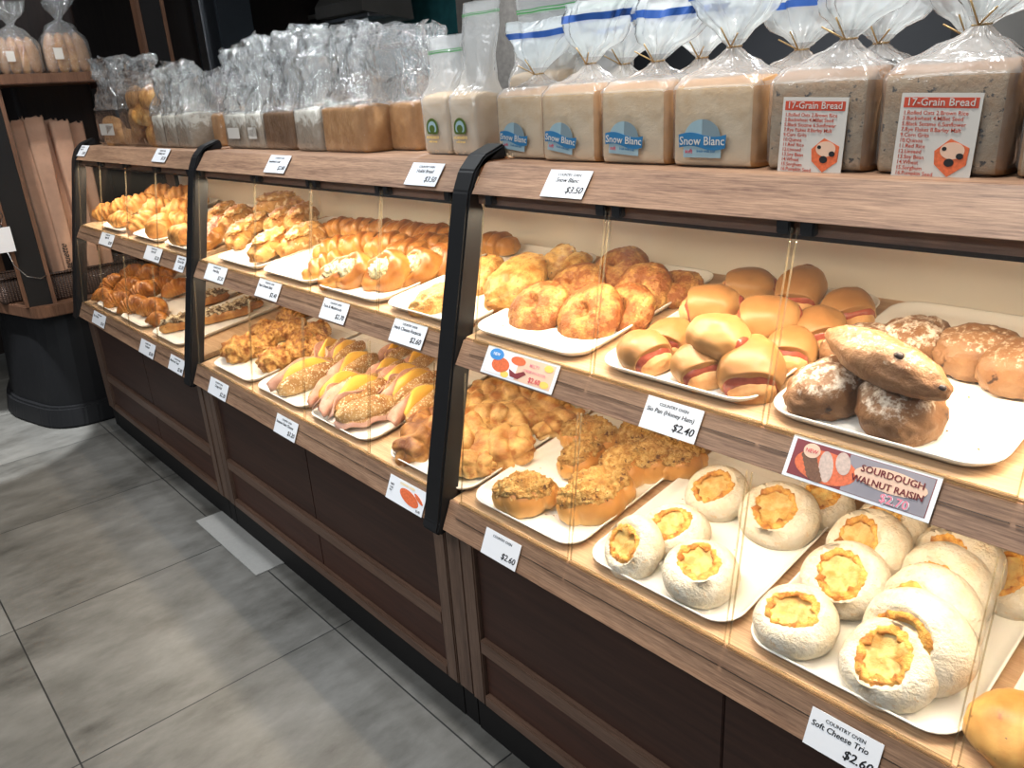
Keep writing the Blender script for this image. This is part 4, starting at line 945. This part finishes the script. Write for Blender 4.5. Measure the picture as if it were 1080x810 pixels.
crumbs(1, -1.18, -.95, .97, 1.05, 9, 8, 'crumbs at the front of the cheese round tray')

# ================================================================== bagged loaves on the top shelf
TOPZ = 1.2972
M['milky'] = clear_film('frosted_bag', (.97, .97, .96, 1), 1.4, .30, .16, 26, .5, (.88, .90, .90, 1))
M['film_clear'] = clear_film('stretched_frosted_bag', (.98, .98, .97, 1), 1.4, .10, .14, 26, .5, (.88, .90, .90, 1))
M['milky_neck'] = clear_film('gathered_frosted_bag', (.96, .98, .98, 1), 1.2, .46, .16, 30, .6, (.86, .91, .92, 1))
M['cello'] = clear_film('cellophane', (.98, .99, .99, 1), 3.0, .20, .08, 60, 1.0, (.92, .95, .96, 1))
M['cello_flat'] = clear_film('stretched_cellophane', (.985, .985, .98, 1), 1.6, .02, .10, 40, .6, (.92, .95, .96, 1))
M['white_loaf'] = bread('white_loaf_crumb', (.72, .60, .45, 1), (.70, .57, .42, 1), (.62, .44, .26, 1), 30, .7, .7, .5, 160, .002)
M['side_crust'] = bread('loaf_side_crust', (.60, .36, .17, 1), (.58, .34, .16, 1), (.52, .30, .13, 1), 20, .3, .6)
M['grain_loaf'] = bread('grain_loaf_crumb', (.47, .37, .26, 1), (.43, .33, .23, 1), (.42, .28, .17, 1), 40, .4, .75, .7, 170, .003, spots=((.035, .028, .025, 1), 95, .615))
M['grain_crust'] = bread('grain_loaf_crust', (.42, .27, .15, 1), (.36, .22, .12, 1), (.34, .19, .09, 1), 20, .3, .6)
M['sliced'] = bread('sliced_loaf_crust', (.66, .42, .22, 1), (.54, .31, .145, 1), (.44, .24, .10, 1), 20, .4, .6, .4)
M['sliced_dark'] = bread('dark_sliced_loaf', (.30, .19, .11, 1), (.24, .14, .075, 1), (.20, .11, .05, 1), 24, .4, .6, .5)
M['grey_loaf'] = bread('floury_grey_loaf', (.42, .36, .28, 1), (.40, .33, .26, 1), (.46, .40, .33, 1), 60, .3, .7, .6, dust=((.70, .66, .58, 1), 60, .34))
M['blue_zip'] = plain('blue_zip_band', (.03, .11, .42, 1), .35)
M['green_zip'] = plain('green_zip_band', (.10, .34, .12, 1), .35)
M['red_zip'] = plain('orange_red_zip_band', (.72, .16, .08, 1), .35)
M['tie'] = plain('gold_twist_tie', (.45, .30, .13, 1), .35, .5, .4)
M['sticker_blue'] = plain('blue_sticker', (.025, .16, .34, 1), .4)
M['sticker_pale'] = plain('pale_blue_sticker', (.28, .40, .45, 1), .4)
M['sticker_grey'] = plain('grey_sticker_dome', (.17, .23, .26, 1), .4)
M['sticker_white'] = plain('white_sticker', (.60, .57, .52, 1), .4, .5, 0, .03)
M['sticker_green'] = plain('olive_sticker', (.07, .12, .02, 1), .4)
M['sticker_red'] = plain('red_sticker', (.52, .07, .035, 1), .4)
def sup_loop(a, b, z, cx, cy, p, n, seed, rip, wr, fold=0):
    lp = []
    for k in range(n):
        t = 2 * PI * k / n; c, s = math.cos(t), math.sin(t)
        x = a * math.copysign(abs(c) ** (2 / p), c); y = b * math.copysign(abs(s) ** (2 / p), s)
        d = 1 + rip * math.sin(k * 2 * PI * (5 + seed % 3) / n * 2 + z * 30 + seed) + rip * .7 * math.sin(k * 2 * PI * 7 / n + seed * 2)
        q = Vector((cx + x * d, cy + y * d, z))
        if wr:
            q += Vector((N((x * 14, y * 14, z * 14), 1.3, seed), N((x * 14, y * 14, z * 14), 1.3, seed + 5), .5 * N((x * 14, y * 14, z * 14), 1.3, seed + 9))) * wr
            if wr > .013: q += Vector((N((x, y, z), 62, seed + 2), N((x, y, z), 62, seed + 4), .4 * N((x, y, z), 62, seed + 6))) * wr * .40
        lp.append(q)
    return lp
def densify(lv, k=3):
    out = []
    for a, b in zip(lv, lv[1:]):
        for i in range(k):
            t = i / k; t2 = t * t * (3 - 2 * t); out.append(tuple(x + (y - x) * (t2 if j != 0 else t) for j, (x, y) in enumerate(zip(a, b))))
    return out + [lv[-1]]
def bag_surface(lv, seed, n=64, dk=3):
    """levels (z, half width, half depth, centre x, centre y, exponent, ripple, wrinkle)"""
    return [sup_loop(a, b, z, cx, cy, p, n, seed, rip, wr) for z, a, b, cx, cy, p, rip, wr in densify(lv, dk)]
def loaf_mesh(w, d, h, mat, seed, crown=.010, name='loaf', sl=0, crust=None):
    loops = []
    for i in range(25):
        x = -w / 2 + w * i / 24; e = min(1, min(i, 24 - i) / 1.5 + .80); g = 1.0
        if sl: g = 1 - .035 * (1 if (i * sl // 24) != ((i - 1) * sl // 24) else 0)
        lp = []
        for k in range(28):
            t = 2 * PI * k / 28; c, s = math.cos(t), math.sin(t)
            y = d / 2 * math.copysign(abs(c) ** .17, c) * e * g; z = h / 2 + h / 2 * math.copysign(abs(s) ** .17, s) * (.96 + .04 * e) * g
            if z > h * .7: z += crown * math.cos(PI * (y / d)) * (1 + .5 * N((x * 9, y * 9, 0), 1, seed))
            lp.append(Vector((x, y, max(0, z))))
        loops.append(lp)
    bm = loft(loops, True, True); bmesh.ops.recalc_face_normals(bm, faces=bm.faces)
    if crust:
        bm.normal_update()
        for f in bm.faces:
            if abs(f.normal.y) < .7: f.material_index = 1
    me = to_mesh(name, bm, mat, True)
    if crust: me.materials.append(crust)
    return me
def tied_bag(name, label, X0, yf, w, d, h, mat, zipmat, neck, top, lean, seed, sticker=None, group=None, flare=.078, mouth_twist=0):
    t = thing(name, label, 'bread', (X0 + w / 2, yf + d / 2, TOPZ + .0008), (0, 0, 0), group)
    g = .005
    obj('loaf', loaf_mesh(w - .004, d - .004, h, mat, seed, crust=M['side_crust'] if mat is M['white_loaf'] else M['grain_crust']), t)
    lx, ly = lean
    lv = [(0.0002, w / 2 - .006, d / 2 - .006, 0, 0, 7, 0, 0), (.012, w / 2 + g * .3, d / 2 + g * .3, 0, 0, 8, 0, .0008), (h * .5, w / 2 + g * .4, d / 2 + g * .4, 0, 0, 8, .004, .0012), (h * .96, w / 2 + g * .5, d / 2 + g * .5, 0, 0, 7, .006, .002),
          (h * 1.10, w / 2 * .93, d / 2 * .90, lx * .05, ly * .05, 5, .016, .003), (h + (neck - h) * .5, w / 2 * .60, d / 2 * .55, lx * .12, ly * .12, 3, .04, .004), (neck - .008, .016, .014, lx * .2, ly * .2, 2.2, .16, .002), (neck, .0085, .0085, lx * .22, ly * .22, 2, .2, 0), (neck + .010, .016, .013, lx * .28, ly * .28, 2.2, .22, .003)]
    bgm = to_mesh('bag', loft(bag_surface(lv, seed), False, False), M['milky'], True); bgm.materials.append(M['film_clear'])
    for pl in bgm.polygons:
        if pl.center.z < h * .98: pl.material_index = 1
    obj('bag', bgm, t)
    fl = [(neck + .010, .016, .013, lx * .28, ly * .28, 2.2, .22, .003), (neck + (top - neck) * .45, flare * .72, flare * .40, lx * .62, ly * .62, 2.4, .12, .009), (neck + (top - neck) * .78, flare, flare * .42, lx * .88, ly * .88, 2.4, .10, .012), (top, flare * 1.05, flare * .34, lx * 1.1, ly * 1.1, 2.4, .10, .014)]
    L = bag_surface(fl, seed)
    obj('bag_mouth', to_mesh('bag', loft(L), M['milky_neck'], True), t)
    # coloured zip band running round the gathered mouth
    zs = [[p + (p - Vector((lx * .8, ly * .8, p.z))).normalized() * .0016 for p in lp] for lp in L]
    k0 = 5
    band = [zs[k0], [p.lerp(q, .5) for p, q in zip(zs[k0], zs[k0 + 1])], zs[k0 + 1]]
    obj('zip_band', to_mesh('band', loft(band), zipmat, True), t)
    pts = [(lx * .22 + (.0105) * math.cos(a), ly * .22 + .0105 * math.sin(a), neck + .001 * math.sin(a)) for a in [2 * PI * k / 12 for k in range(13)]]
    sg = 1 if seed % 2 else -1
    tie = [(pts[9][0] + .024 * sg, pts[9][1] - .020, neck + .016)] + pts[9:12] + pts[:10] + [(pts[9][0] - .006, pts[9][1] - .018, neck + .026)]
    obj('twist_tie', to_mesh('tie', tube(tie, .0012, 6), M['tie'], True), t)
    if sticker: sticker(t, w, d, h, seed)
    return t
def sticker_snow(t, w, d, h, seed):
    y = -d / 2 - .0052; sc = .60 * w / .14; cx, cz = -.012, .040; tl = (-.10, -.14, -.06, 0)[seed % 4]
    e = bpy.data.objects.new('sticker', to_mesh('sticker', (lambda b: (add_box(b, -.052 * sc, .052 * sc, y, y + .0006, -.040 * sc, -.002 * sc), b)[1])(bmesh.new()), M['sticker_pale'])); link(e); e.parent = t
    e.location = (cx, 0, cz); e.rotation_euler = (0, -tl, 0)
    dome = [(.050 * sc * math.cos(a), .004 * sc + .042 * sc * math.sin(a)) for a in [PI * k / 20 for k in range(21)]]
    flat_shape('dome_print', dome, M['sticker_grey'], e, y - .0002); flat_shape('dome_print', [(0, .004 * sc)] + dome[10:], M['sticker_pale'], e, y - .0004)
    rb = [(-.066 * sc + .132 * sc * k / 12, .012 * sc + .005 * sc * math.sin(2 * PI * k / 12)) for k in range(13)]
    rb2 = [(x * .97, z - .030 * sc) for x, z in rb][::-1]
    flat_shape('ribbon_print', rb + rb2, M['sticker_blue'], e, y - .0008)
    lettering([('Snow Blanc', 0, -.011 * sc, .027 * sc, 'CENTER')], M['sticker_white'], e, y - .0014)
    lettering([('fresh milk loaf', .012 * sc, -.028 * sc, .009 * sc, 'CENTER')], M['sticker_blue'], e, y - .0010); lettering([('soft', -.036 * sc, -.030 * sc, .014 * sc, 'CENTER')], M['red_ink'], e, y - .0010)
def sticker_grain(t, w, d, h, seed):
    y = -d / 2 - .0052; cx, cz = .0, .046; W, Hh = .092, .098
    e = bpy.data.objects.new('sticker', to_mesh('sticker', (lambda b: (add_box(b, -W / 2, W / 2, y, y + .0006, -Hh / 2, Hh / 2), b)[1])(bmesh.new()), M['sticker_white'])); link(e); e.parent = t
    e.location = (cx, 0, cz); e.rotation_euler = (0, R(2), 0)
    flat_shape('header_print', rect(-W * .46, W * .46, Hh * .33, Hh * .45), M['sticker_red'], e, y - .0003)
    lettering([('17-Grain Bread', 0, Hh * .355, .0125, 'CENTER')], M['sticker_white'], e, y - .0010)
    lines = ['1.Rolled Oats 2.Brown Rice', '3.Buckwheat 4.Millet Seed', '5.Black Sesame 6.Sunflower', '7.Rye Flakes 8.Barley Malt', '9.Corn Grits', '10.Quinoa', '11.Red Rice', '12.Linseed', '13.Soy Bean', '14.Wheat', '15.Sorghum', '16.Pumpkin Seed']
    lettering([(s, -W * .45, Hh * (.25 - .066 * k), .0066, 'LEFT') for k, s in enumerate(lines)], M['sticker_red'], e, y - .0008)
    flat_shape('picture_print', [(W * .02, -Hh * .17), (W * .20, -Hh * .02), (W * .44, -Hh * .12), (W * .43, -Hh * .32), (W * .22, -Hh * .47), (W * .04, -Hh * .33)], M['orange_print'], e, y - .0006)
    flat_shape('picture_print', ell(W * .24, -Hh * .16, W * .15, Hh * .10), M['peach_print'], e, y - .0009)
    for q in ((.22, -.30, .06), (.34, -.22, .045), (.14, -.14, .03)): flat_shape('grain_print', ell(W * q[0], Hh * q[1], W * q[2], Hh * q[2] * .8), M['ink'], e, y - .0012)
SB = 'Snow Blanc loaves in frosted bags'
row = [(-1.236, 1.068, .138, (.0, .02), .152, .245, 'first tied frosted bag of white Snow Blanc bread, right beside the black post'), (-1.092, 1.050, .138, (.03, .02), .162, .262, 'second Snow Blanc bread bag from the black post, its twist tie upright'),
       (-.944, 1.046, .142, (.035, .025), .157, .252, 'third Snow Blanc bread bag from the black post, sticker tilted'), (-.792, 1.042, .150, (-.01, .02), .168, .272, 'fourth Snow Blanc bread bag, bright blue sticker, beside the grain bread')]
for k, (x, yf, w, ln, nk, tp, lab) in enumerate(row):
    tied_bag('bagged_loaf', lab, x, yf, w, .105, .117, M['white_loaf'], M['blue_zip'], nk, tp, ln, k, sticker_snow, SB)
for k, (x, w, ln, nk, tp, lab) in enumerate(((-.628, .148, (.05, .01), .165, .262, 'speckled 17 grain bread bag beside the last Snow Blanc bag'), (-.472, .152, (.06, .02), .168, .272, 'speckled 17 grain bread bag with orange zip, second in the grain row'), (-.310, .152, (.03, .02), .178, .268, 'speckled grain bread bag cut by the frame edge'))):
    tied_bag('grain_bread_bag', lab, x, 1.042, w, .105, .118, M['grain_loaf'], M['red_zip'], nk, tp, ln, k + 4, sticker_grain, 'bags of grain bread')
for k, (u, ln, nk, tp, zm, lab) in enumerate(((590, (.02, .0), .165, .25, 'blue_zip', 'frosted bread bag standing behind the first two Snow Blanc bags'), (655, (.04, .0), .16, .245, 'blue_zip', 'frosted bread bag standing behind the second and third Snow Blanc bags'), (742, (-.02, .0), .16, .25, 'blue_zip', 'frosted bread bag standing behind the fourth Snow Blanc bag'), (838, (.04, .0), .16, .25, 'blue_zip', 'frosted bread bag with blue zip behind the first grain bread'), (925, (.0, .0), .16, .25, 'red_zip', 'frosted bread bag with orange zip between the two grain breads'), (1010, (.03, .0), .16, .25, 'red_zip', 'frosted bread bag with orange zip behind the last grain bag'))):
    x = on_y(u, 90, 1.24).x
    tied_bag('bagged_loaf', lab, x - .071, 1.19, .142, .10, .117, M['white_loaf'] if zm == 'blue_zip' else M['grain_loaf'], M[zm], nk, tp, ln, k + 7, None, 'bagged loaves in the second row', .085)
# open frosted zip bags left of the black post
def zip_bag(label, X0, yf, w, d, h, top, seed, sticker=True, lean=(0, 0), seal=.82):
    t = thing('zip_bag_loaf', label, 'bread', (X0 + w / 2, yf + d / 2, TOPZ + .0008), group='white loaves in tall zip bags')
    obj('loaf', loaf_mesh(w - .006, d - .006, h, M['white_loaf'], seed), t)
    lx, ly = lean
    lv = [(.0002, w / 2 - .006, d / 2 - .006, 0, 0, 7, 0, 0), (.012, w / 2, d / 2, 0, 0, 8, 0, .0008), (h * .96, w / 2 + .002, d / 2 + .002, 0, 0, 7, .004, .002), (h * 1.25, w / 2 * 1.0, d / 2 * .6, lx * .2, ly * .2, 4, .02, .008),
          (h + (top - h) * .45, w / 2 * 1.10, d / 2 * .34, lx * .5, ly * .5, 3, .02, .010), (h + (top - h) * seal, w / 2 * 1.18, .008, lx * .8, ly * .8, 2.6, .01, .006), (top, w / 2 * 1.2, .011, lx, ly, 2.6, .02, .005)]
    S = bag_surface(lv, seed)
    obj('bag', to_mesh('bag', loft(S), M['milky'], True), t)
    zi = 15
    for q0, q1 in ((.0, .22), (.4, .55)):
        band = [[pa.lerp(pb, q) + Vector((0, -.0016 if pa.y < ly * .8 else .0016, 0)) for pa, pb in zip(S[zi], S[zi + 1])] for q in (q0, q1)]
        obj('zip_band', to_mesh('band', loft(band), M['green_zip'], True), t)
    if sticker:
        y = -d / 2 - .0042; cx, cz = -.004, .050
        o1 = ell(cx, cz + .006, .021, .021, 20); o = flat_shape('sticker', [(x, max(z, cz - .006)) for x, z in o1], M['sticker_green'], t, y)
        flat_shape('arch_print', [(x, max(z, cz - .002)) for x, z in ell(cx, cz + .006, .015, .015, 18)], M['sticker_pale'], o, y - .0003)
        flat_shape('loaf_print', ell(cx, cz + .005, .010, .008, 14), M['sticker_green'], o, y - .0006)
        lettering([('HOKKAIDO', cx, cz - .016, .0085, 'CENTER'), ('milk bread', cx, cz - .024, .007, 'CENTER')], M['yellow_print'], t, y - .0004)
    return t
zip_bag('short white loaf in zip bag with olive sticker beside the sliced brown loaves', -1.522, 1.095, .098, .09, .118, .242, 1, True, (.0, .0), .74)
zip_bag('white loaf in zip bag with olive sticker nearest the black post', -1.416, 1.092, .090, .09, .116, .30, 2, True, (.012, .02), .86)
zip_bag('tallest frosted zip bag standing behind the black post', -1.335, 1.19, .15, .09, .15, .315, 3, False, (.0, .01), .74)
zip_bag('tall frosted zip bag standing behind the first Snow Blanc bag', -1.175, 1.20, .13, .09, .12, .30, 4, False, (.0, .01), .8)

# clear cellophane bags of sliced loaves
def cello_bag(label, u0, u1, v0, vt, vtop, yf, mat, seed, d=.10, sl=5, patch=False, lean=0.0, shape='loaf'):
    a = on_y(u0, v0, yf); b = on_y(u1, v0, yf); top = on_y((u0 + u1) / 2, vt, yf).z - TOPZ; bt = on_y((u0 + u1) / 2, vtop, yf + d / 2).z - TOPZ
    w = b.x - a.x; h = top
    t = thing('cellophane_loaf_bag', label, 'bread', ((a.x + b.x) / 2, yf + d / 2, TOPZ + .0008), group='sliced loaves in clear cellophane')
    if shape == 'loaf': obj('loaf', loaf_mesh(w - .008, d - .008, h, mat, seed, .006, sl=sl), t)
    else:
        rn = random.Random(seed)
        for k in range(3 if shape == 'rolls' else 6):
            me = blob(w * .30, d * .40, h * .30, .5, 24, 16, amp=.004, seed=seed + k, mat=mat if k % 2 else M['sliced'], name='roll')
            o = obj('roll', me, t); o.location = ((k % 2 - .5) * w * .46, (rn.random() - .5) * .01, h * .30 * (k // 2) * 1.1); o.rotation_euler = (rn.uniform(-.2, .2), rn.uniform(-.4, .4), rn.uniform(-.5, .5))
    e = .004
    lv = [(.0002, w / 2 - .006, d / 2 - .006, 0, 0, 6, 0, 0), (.012, w / 2 - .0005, d / 2 + e, 0, 0, 7, .004, .002), (h, w / 2 - .0005, d / 2 + e, 0, 0, 6, .006, .006), (h * 1.18, w / 2 * .86, d / 2 * .85, lean * .2, 0, 4, .015, .016),
          (h + (bt - h) * .5, w / 2 * .84, d / 2 * .55, lean * .6, 0, 2.6, .03, .030), (h + (bt - h) * .8, w / 2 * .92, d / 2 * .42, lean * .9, 0, 2.4, .03, .036), (bt, w / 2 * .95, d / 2 * .34, lean, 0, 2.4, .04, .036)]
    bgm = to_mesh('bag', loft(bag_surface(lv, seed, 72, 6)), M['cello'], True); bgm.materials.append(M['cello_flat'])
    for pl in bgm.polygons:
        if pl.center.z < h: pl.material_index = 1
    obj('bag', bgm, t)
    if patch:
        p = flat_shape('sticker', rect(-w * .26, w * .26, h * .30, h * .62), M['sticker_white'], t, -d / 2 - .0052)
    return t
CB = [('brown crusty rolls in cellophane at the far end of the top shelf', 104, 131, 150, 116, 60, 1.05, 'sliced', 1, 'rolls', True), ('floury round crusty breads in cellophane, second from the far end', 131, 164, 153, 96, 58, 1.05, 'puff', 2, 'many', False),
      ('grey floury loaf in cellophane, first of three thin ones in the far case', 164, 176, 155, 122, 70, 1.05, 'grey_loaf', 3, 'loaf', False), ('grey floury loaf in cellophane, second of three thin ones', 176, 189, 156, 122, 72, 1.05, 'grey_loaf', 4, 'loaf', False), ('grey floury loaf in cellophane, third thin one beside the second black post', 189, 203, 157, 121, 66, 1.05, 'grey_loaf', 5, 'loaf', False),
      ('brown domed loaf in cellophane directly behind the second black post', 207, 236, 157, 122, 74, 1.13, 'sliced', 6, 'loaf', False), ('pale floury loaf in cellophane with a white sticker after the second black post', 240, 263, 160, 121, 50, 1.085, 'grey_loaf', 7, 'loaf', True), ('thin pale floury loaf in cellophane, left of the dark loaf', 263, 279, 160, 120, 38, 1.085, 'grey_loaf', 8, 'loaf', True),
      ('dark brown loaf in cellophane, left of the flour dusted one', 280, 311, 161, 119, 34, 1.085, 'sliced_dark', 9, 'loaf', False), ('flour dusted grey loaf in cellophane between dark and golden loaves', 313, 340, 163, 116, 26, 1.075, 'grey_loaf', 10, 'loaf', False), ('golden brown sliced loaf in tall cellophane before the last brown one', 341, 387, 163, 114, 28, 1.075, 'sliced', 11, 'loaf', False),
      ('sliced brown loaf in cellophane set back on the shelf beside the zip bags', 392, 441, 158, 110, 26, 1.15, 'sliced', 12, 'loaf', False)]
for k, (lab, u0, u1, v0, vt, vtop, yf, mt, sd, sh, pt) in enumerate(CB): cello_bag(lab, u0, u1, v0, vt, vtop, yf, M[mt], sd, .10, max(2, int((u1 - u0) / 9)), pt, .01 * math.sin(k * 2), sh)
cello_bag('brown sliced loaf in cellophane behind the short zip bag', 436, 462, 150, 108, 24, 1.30, M['sliced'], 13, .10, 3)
for k, (u0, u1, vt, lab) in enumerate(((168, 200, 66, 'cellophane bread bag behind the thin grey loaves'), (246, 285, 44, 'cellophane bread bag behind the pale floury loaves'), (300, 342, 34, 'cellophane bread bag behind the flour dusted grey loaf'), (350, 392, 30, 'cellophane bread bag behind the golden sliced loaf'))):
    cello_bag(lab, u0, u1, 145, 112, vt, 1.30, M['sliced'], 20 + k, .10, 4)

# ================================================================== round baguette rack at the far end
rk = thing('baguette_rack', 'dark wooden corner rack with black base holding baguettes at the far end of the counter', 'rack', (-4.6, 1.0, 0))
def PR(o): return L_(rk, o)
def L_(par, o): o.parent = par; o.location = o.location - par.location; return o
LEDGE = [(-4.13, .69), (-4.60, .56), (-5.2, .72), (-5.3, 1.55), (-4.13, 1.55)]
def rnd(poly, r, n=5):
    out = []
    for i, p in enumerate(poly):
        a, b = Vector(poly[i - 1]), Vector(poly[(i + 1) % len(poly)]); p = Vector(p); u, w = (a - p).normalized(), (b - p).normalized()
        q0, q1 = p + u * r, p + w * r
        for k in range(n + 1): t = k / n; m = q0.lerp(p, t).lerp(p.lerp(q1, t), t); out.append((m.x, m.y))
    return out
def inset(poly, k): c = Vector((-4.7, 1.05)); return [tuple(c + (Vector(p) - c) * k) for p in poly]
PR(prism_z('ledge', M['wood_rack'], rnd(LEDGE, .06), .545, .60, .004))
PR(prism_z('base', M['black'], rnd(inset(LEDGE, 1.02), .16), .09, .545, .0, None, rnd(inset(LEDGE, .93), .16)))
PR(prism_z('plinth', M['black'], rnd(inset(LEDGE, 1.11), .18), 0, .10, .01, None, rnd(inset(LEDGE, 1.07), .18)))
PR(prism_z('core', M['wall_dark'], rnd(inset(LEDGE, .40), .03), .60, 2.9))
PR(prism_z('upper_shelf', M['wood_rack'], rnd(inset([(-4.13, .52), (-4.6, .42), (-5.2, .6), (-5.3, 1.55), (-4.13, 1.55)], 1.0), .06), 1.563, 1.606, .004))
def post(x, y, ang):
    bm = bmesh.new(); add_box(bm, -.03, .03, -.048, .048, .60, 2.9); o = obj('post', to_mesh('post', bm, M['black_matt']), None, (x, y, 0), (0, 0, ang)); PR(o)
    for s in (-1, 1):
        bm = bmesh.new(); a, b = sorted((s * .049, s * .066)); add_box(bm, -.034, .034, a, b, .60, 2.9); obj('post_edging', to_mesh('post_edging', bm, M['wood_rack']), o)
pp = on_x(42, 320, -4.20); post(-4.205, pp.y + .005, R(-8)); post(-4.75, .66, R(-80)); post(-4.2, 1.5, 0)
M['wicker'] = (lambda t: (lambda v: (lambda w: t.set((t.bump(w, .9, .004), t.ramp(w, [(.2, (.035, .016, .009)), (.8, (.16, .08, .045))]))[1], .6))(t.math('MULTIPLY', (lambda x: (t.l(v, x.inputs[0]), x.outputs['Fac'])[1])(t.n('ShaderNodeTexWave', i_Scale=38.0, bands_direction='Z')), (lambda x: (t.l(v, x.inputs[0]), x.outputs['Fac'])[1])(t.n('ShaderNodeTexWave', i_Scale=24.0, bands_direction='Y')))))(t.coord()))(NT('wicker'))
M['paper'] = plain('brown_paper_bag', (.58, .35, .24, 1), .6, .3, 0, .3, 14)
M['baguette'] = bread('baguette_crust', (.62, .36, .16, 1), (.46, .22, .08, 1), (.28, .11, .035, 1), 12, .4)
def basket(x, y, wx, wy, h, label):
    t = thing('wicker_basket', label, 'basket', (x, y, .6008), group='wicker baskets on the rack ledge')
    lv = [(0.0, .88), (.01, .90), (h, 1.0), (h, .94), (.015, .84)]
    loops = [[(px * k, py * k, z) for px, py in rr(wx, wy, .03)] for z, k in lv]
    obj('basket_body', to_mesh('basket', loft(loops, True, True), M['wicker'], True), t)
    ring = [(px, py, h + .004) for px, py in rr(wx, wy, .03)]; ring.append(ring[0])
    obj('rim', to_mesh('rim', tube(ring, .007, 6), M['wicker'], True), t)
basket(-4.31, 1.00, .20, .50, .125, 'long wicker basket on the rack ledge holding the paper baguette bags')
basket(-4.45, .665, .20, .13, .115, 'small wicker basket on the rack ledge cut by the frame edge')
def baguette_bag(u, v, x, ln, label, seed, w=.11):
    topp = on_x(u, v, x); y = topp.y; h = topp.z - .618
    t = thing('baguette_bag', label, 'bread', (x, y, .618), (0, ln, 0), group='baguettes in paper bags')
    rn = random.Random(seed); loops = []
    for i in range(9):
        z = h * i / 8; k = .62 + .38 * i / 8; loops.append([(px * k + .003 * N((px * 9, py * 9, z * 4), 1, seed), py * k + .004 * N((px * 9, py * 9, z * 4), 1, seed + 2), z + ((.012 * math.sin(q * 2.1)) if i == 8 else 0)) for q, (px, py) in enumerate(rr(.075, w, .012, 3))])
    bm = loft(loops, True, False); obj('paper_bag', to_mesh('bag', bm, M['paper'], True), t)
    me = blob(.40 * h, .026, .024, .9, 40, 16, mod=lambda p, d: p * (1 + .05 * math.sin(d.x * 22)), seed=seed, mat=M['baguette'], name='baguette')
    o = obj('baguette', me, t); o.rotation_euler = (0, R(90), 0); o.location = (-.02, 0, h * .55)
    return t
bb = [(19, 127, -4.33, 'paper bag of baguette at the open side, close to the black rack post'), (34, 124, -4.31, 'paper bag of baguette with dark handwriting, just behind the rack post'), (50, 127, -4.37, 'paper bag of baguette in the middle of the basket'), (62, 128, -4.31, 'plain paper bag of baguette, second from the display case'), (77, 130, -4.35, 'paper bag of baguette nearest the display case')]
for k, (u, v, x, lab) in enumerate(bb):
    t = baguette_bag(u, v, x, R(-1.5), lab, k + 1, .085)
    if k == 1:
        w_ = lettering([('Baguette', 0, 0, .042, 'LEFT', .45)], M['ink'], t, 0); w_.rotation_euler = (R(90), R(90), R(90)); w_.rotation_euler = Matrix(((0, -1, 0), (0, 0, 1), (-1, 0, 0))).to_euler(); w_.rotation_euler = (0, R(-90), R(90)); w_.location = (.034, .0, .08)
c = thing('hanging_tag', 'white price tag on a wire loop hanging beside the rack post', 'tag', on_x(4, 252, -4.15)); obj('tag_card', to_mesh('tag', (lambda b: (add_box(b, -.0006, .0006, -.035, .035, -.06, .05), b)[1])(bmesh.new()), M['card']), c)
obj('wire_loop', to_mesh('wire', tube([(0, 0, .05), (0, .02, .10), (0, .0, .16), (0, -.02, .10), (0, 0, .05)], .002, 6), M['chrome'], True), c)
obj('wire_hook', to_mesh('wire', tube([(0, .0, -.06), (0, .01, -.12), (0, .05, -.18), (0, .10, -.20), (-.02, .14, -.19)], .0025, 6), M['chrome'], True), c)
# bagged loaves on the rack's upper shelf
def rack_bag(u0, u1, vt, label, seed):
    x = -4.24; a, b = on_x(u0, 77, x), on_x(u1, 77, x); w = b.y - a.y; h = on_x((u0 + u1) / 2, vt, x).z - 1.607
    t = thing('bagged_oval_bread', label, 'bread', (x, (a.y + b.y) / 2, 1.607), group='oval loaves bagged on the rack')
    for k in range(4):
        me = blob(.032, w * .15, h * .48, .9, 20, 20, amp=.003, seed=seed + k, mat=M['puff'] if k in (1, 2) else M['sliced'], name='slice')
        o = obj('oval_loaf', me, t); o.location = (.01 * (k % 2), w * (-.36 + .24 * k), 0); o.rotation_euler = (R(-6 + 4 * k), 0, 0)
    lv = [(.0004, .04, w * .44, 0, 0, 4, 0, 0), (.015, .055, w * .5, 0, 0, 4, .01, .003), (h * .7, .058, w * .5, 0, 0, 3.5, .02, .006), (h * 1.05, .035, w * .28, 0, 0, 3, .06, .008), (h * 1.2, .012, .012, 0, 0, 2, .2, .002), (h * 1.5, .04, .05, 0, .01, 2.3, .15, .014), (h * 1.75, .035, .055, 0, .02, 2.3, .15, .014)]
    obj('bag', to_mesh('bag', loft(bag_surface(lv, seed, 56)), M['cello'], True), t)
    flat = bmesh.new(); add_box(flat, .062, .0626, -w * .32, -w * .14, h * .30, h * .55); obj('sticker', to_mesh('sticker', flat, M['sticker_white']), t)
rack_bag(-1, 47, 35, 'cellophane bag of sliced pale oval bread on the rack shelf, outer one', 3)
rack_bag(49, 99, 30, 'cellophane bag of sliced brown oval bread on the rack shelf, closer to the counter', 8)
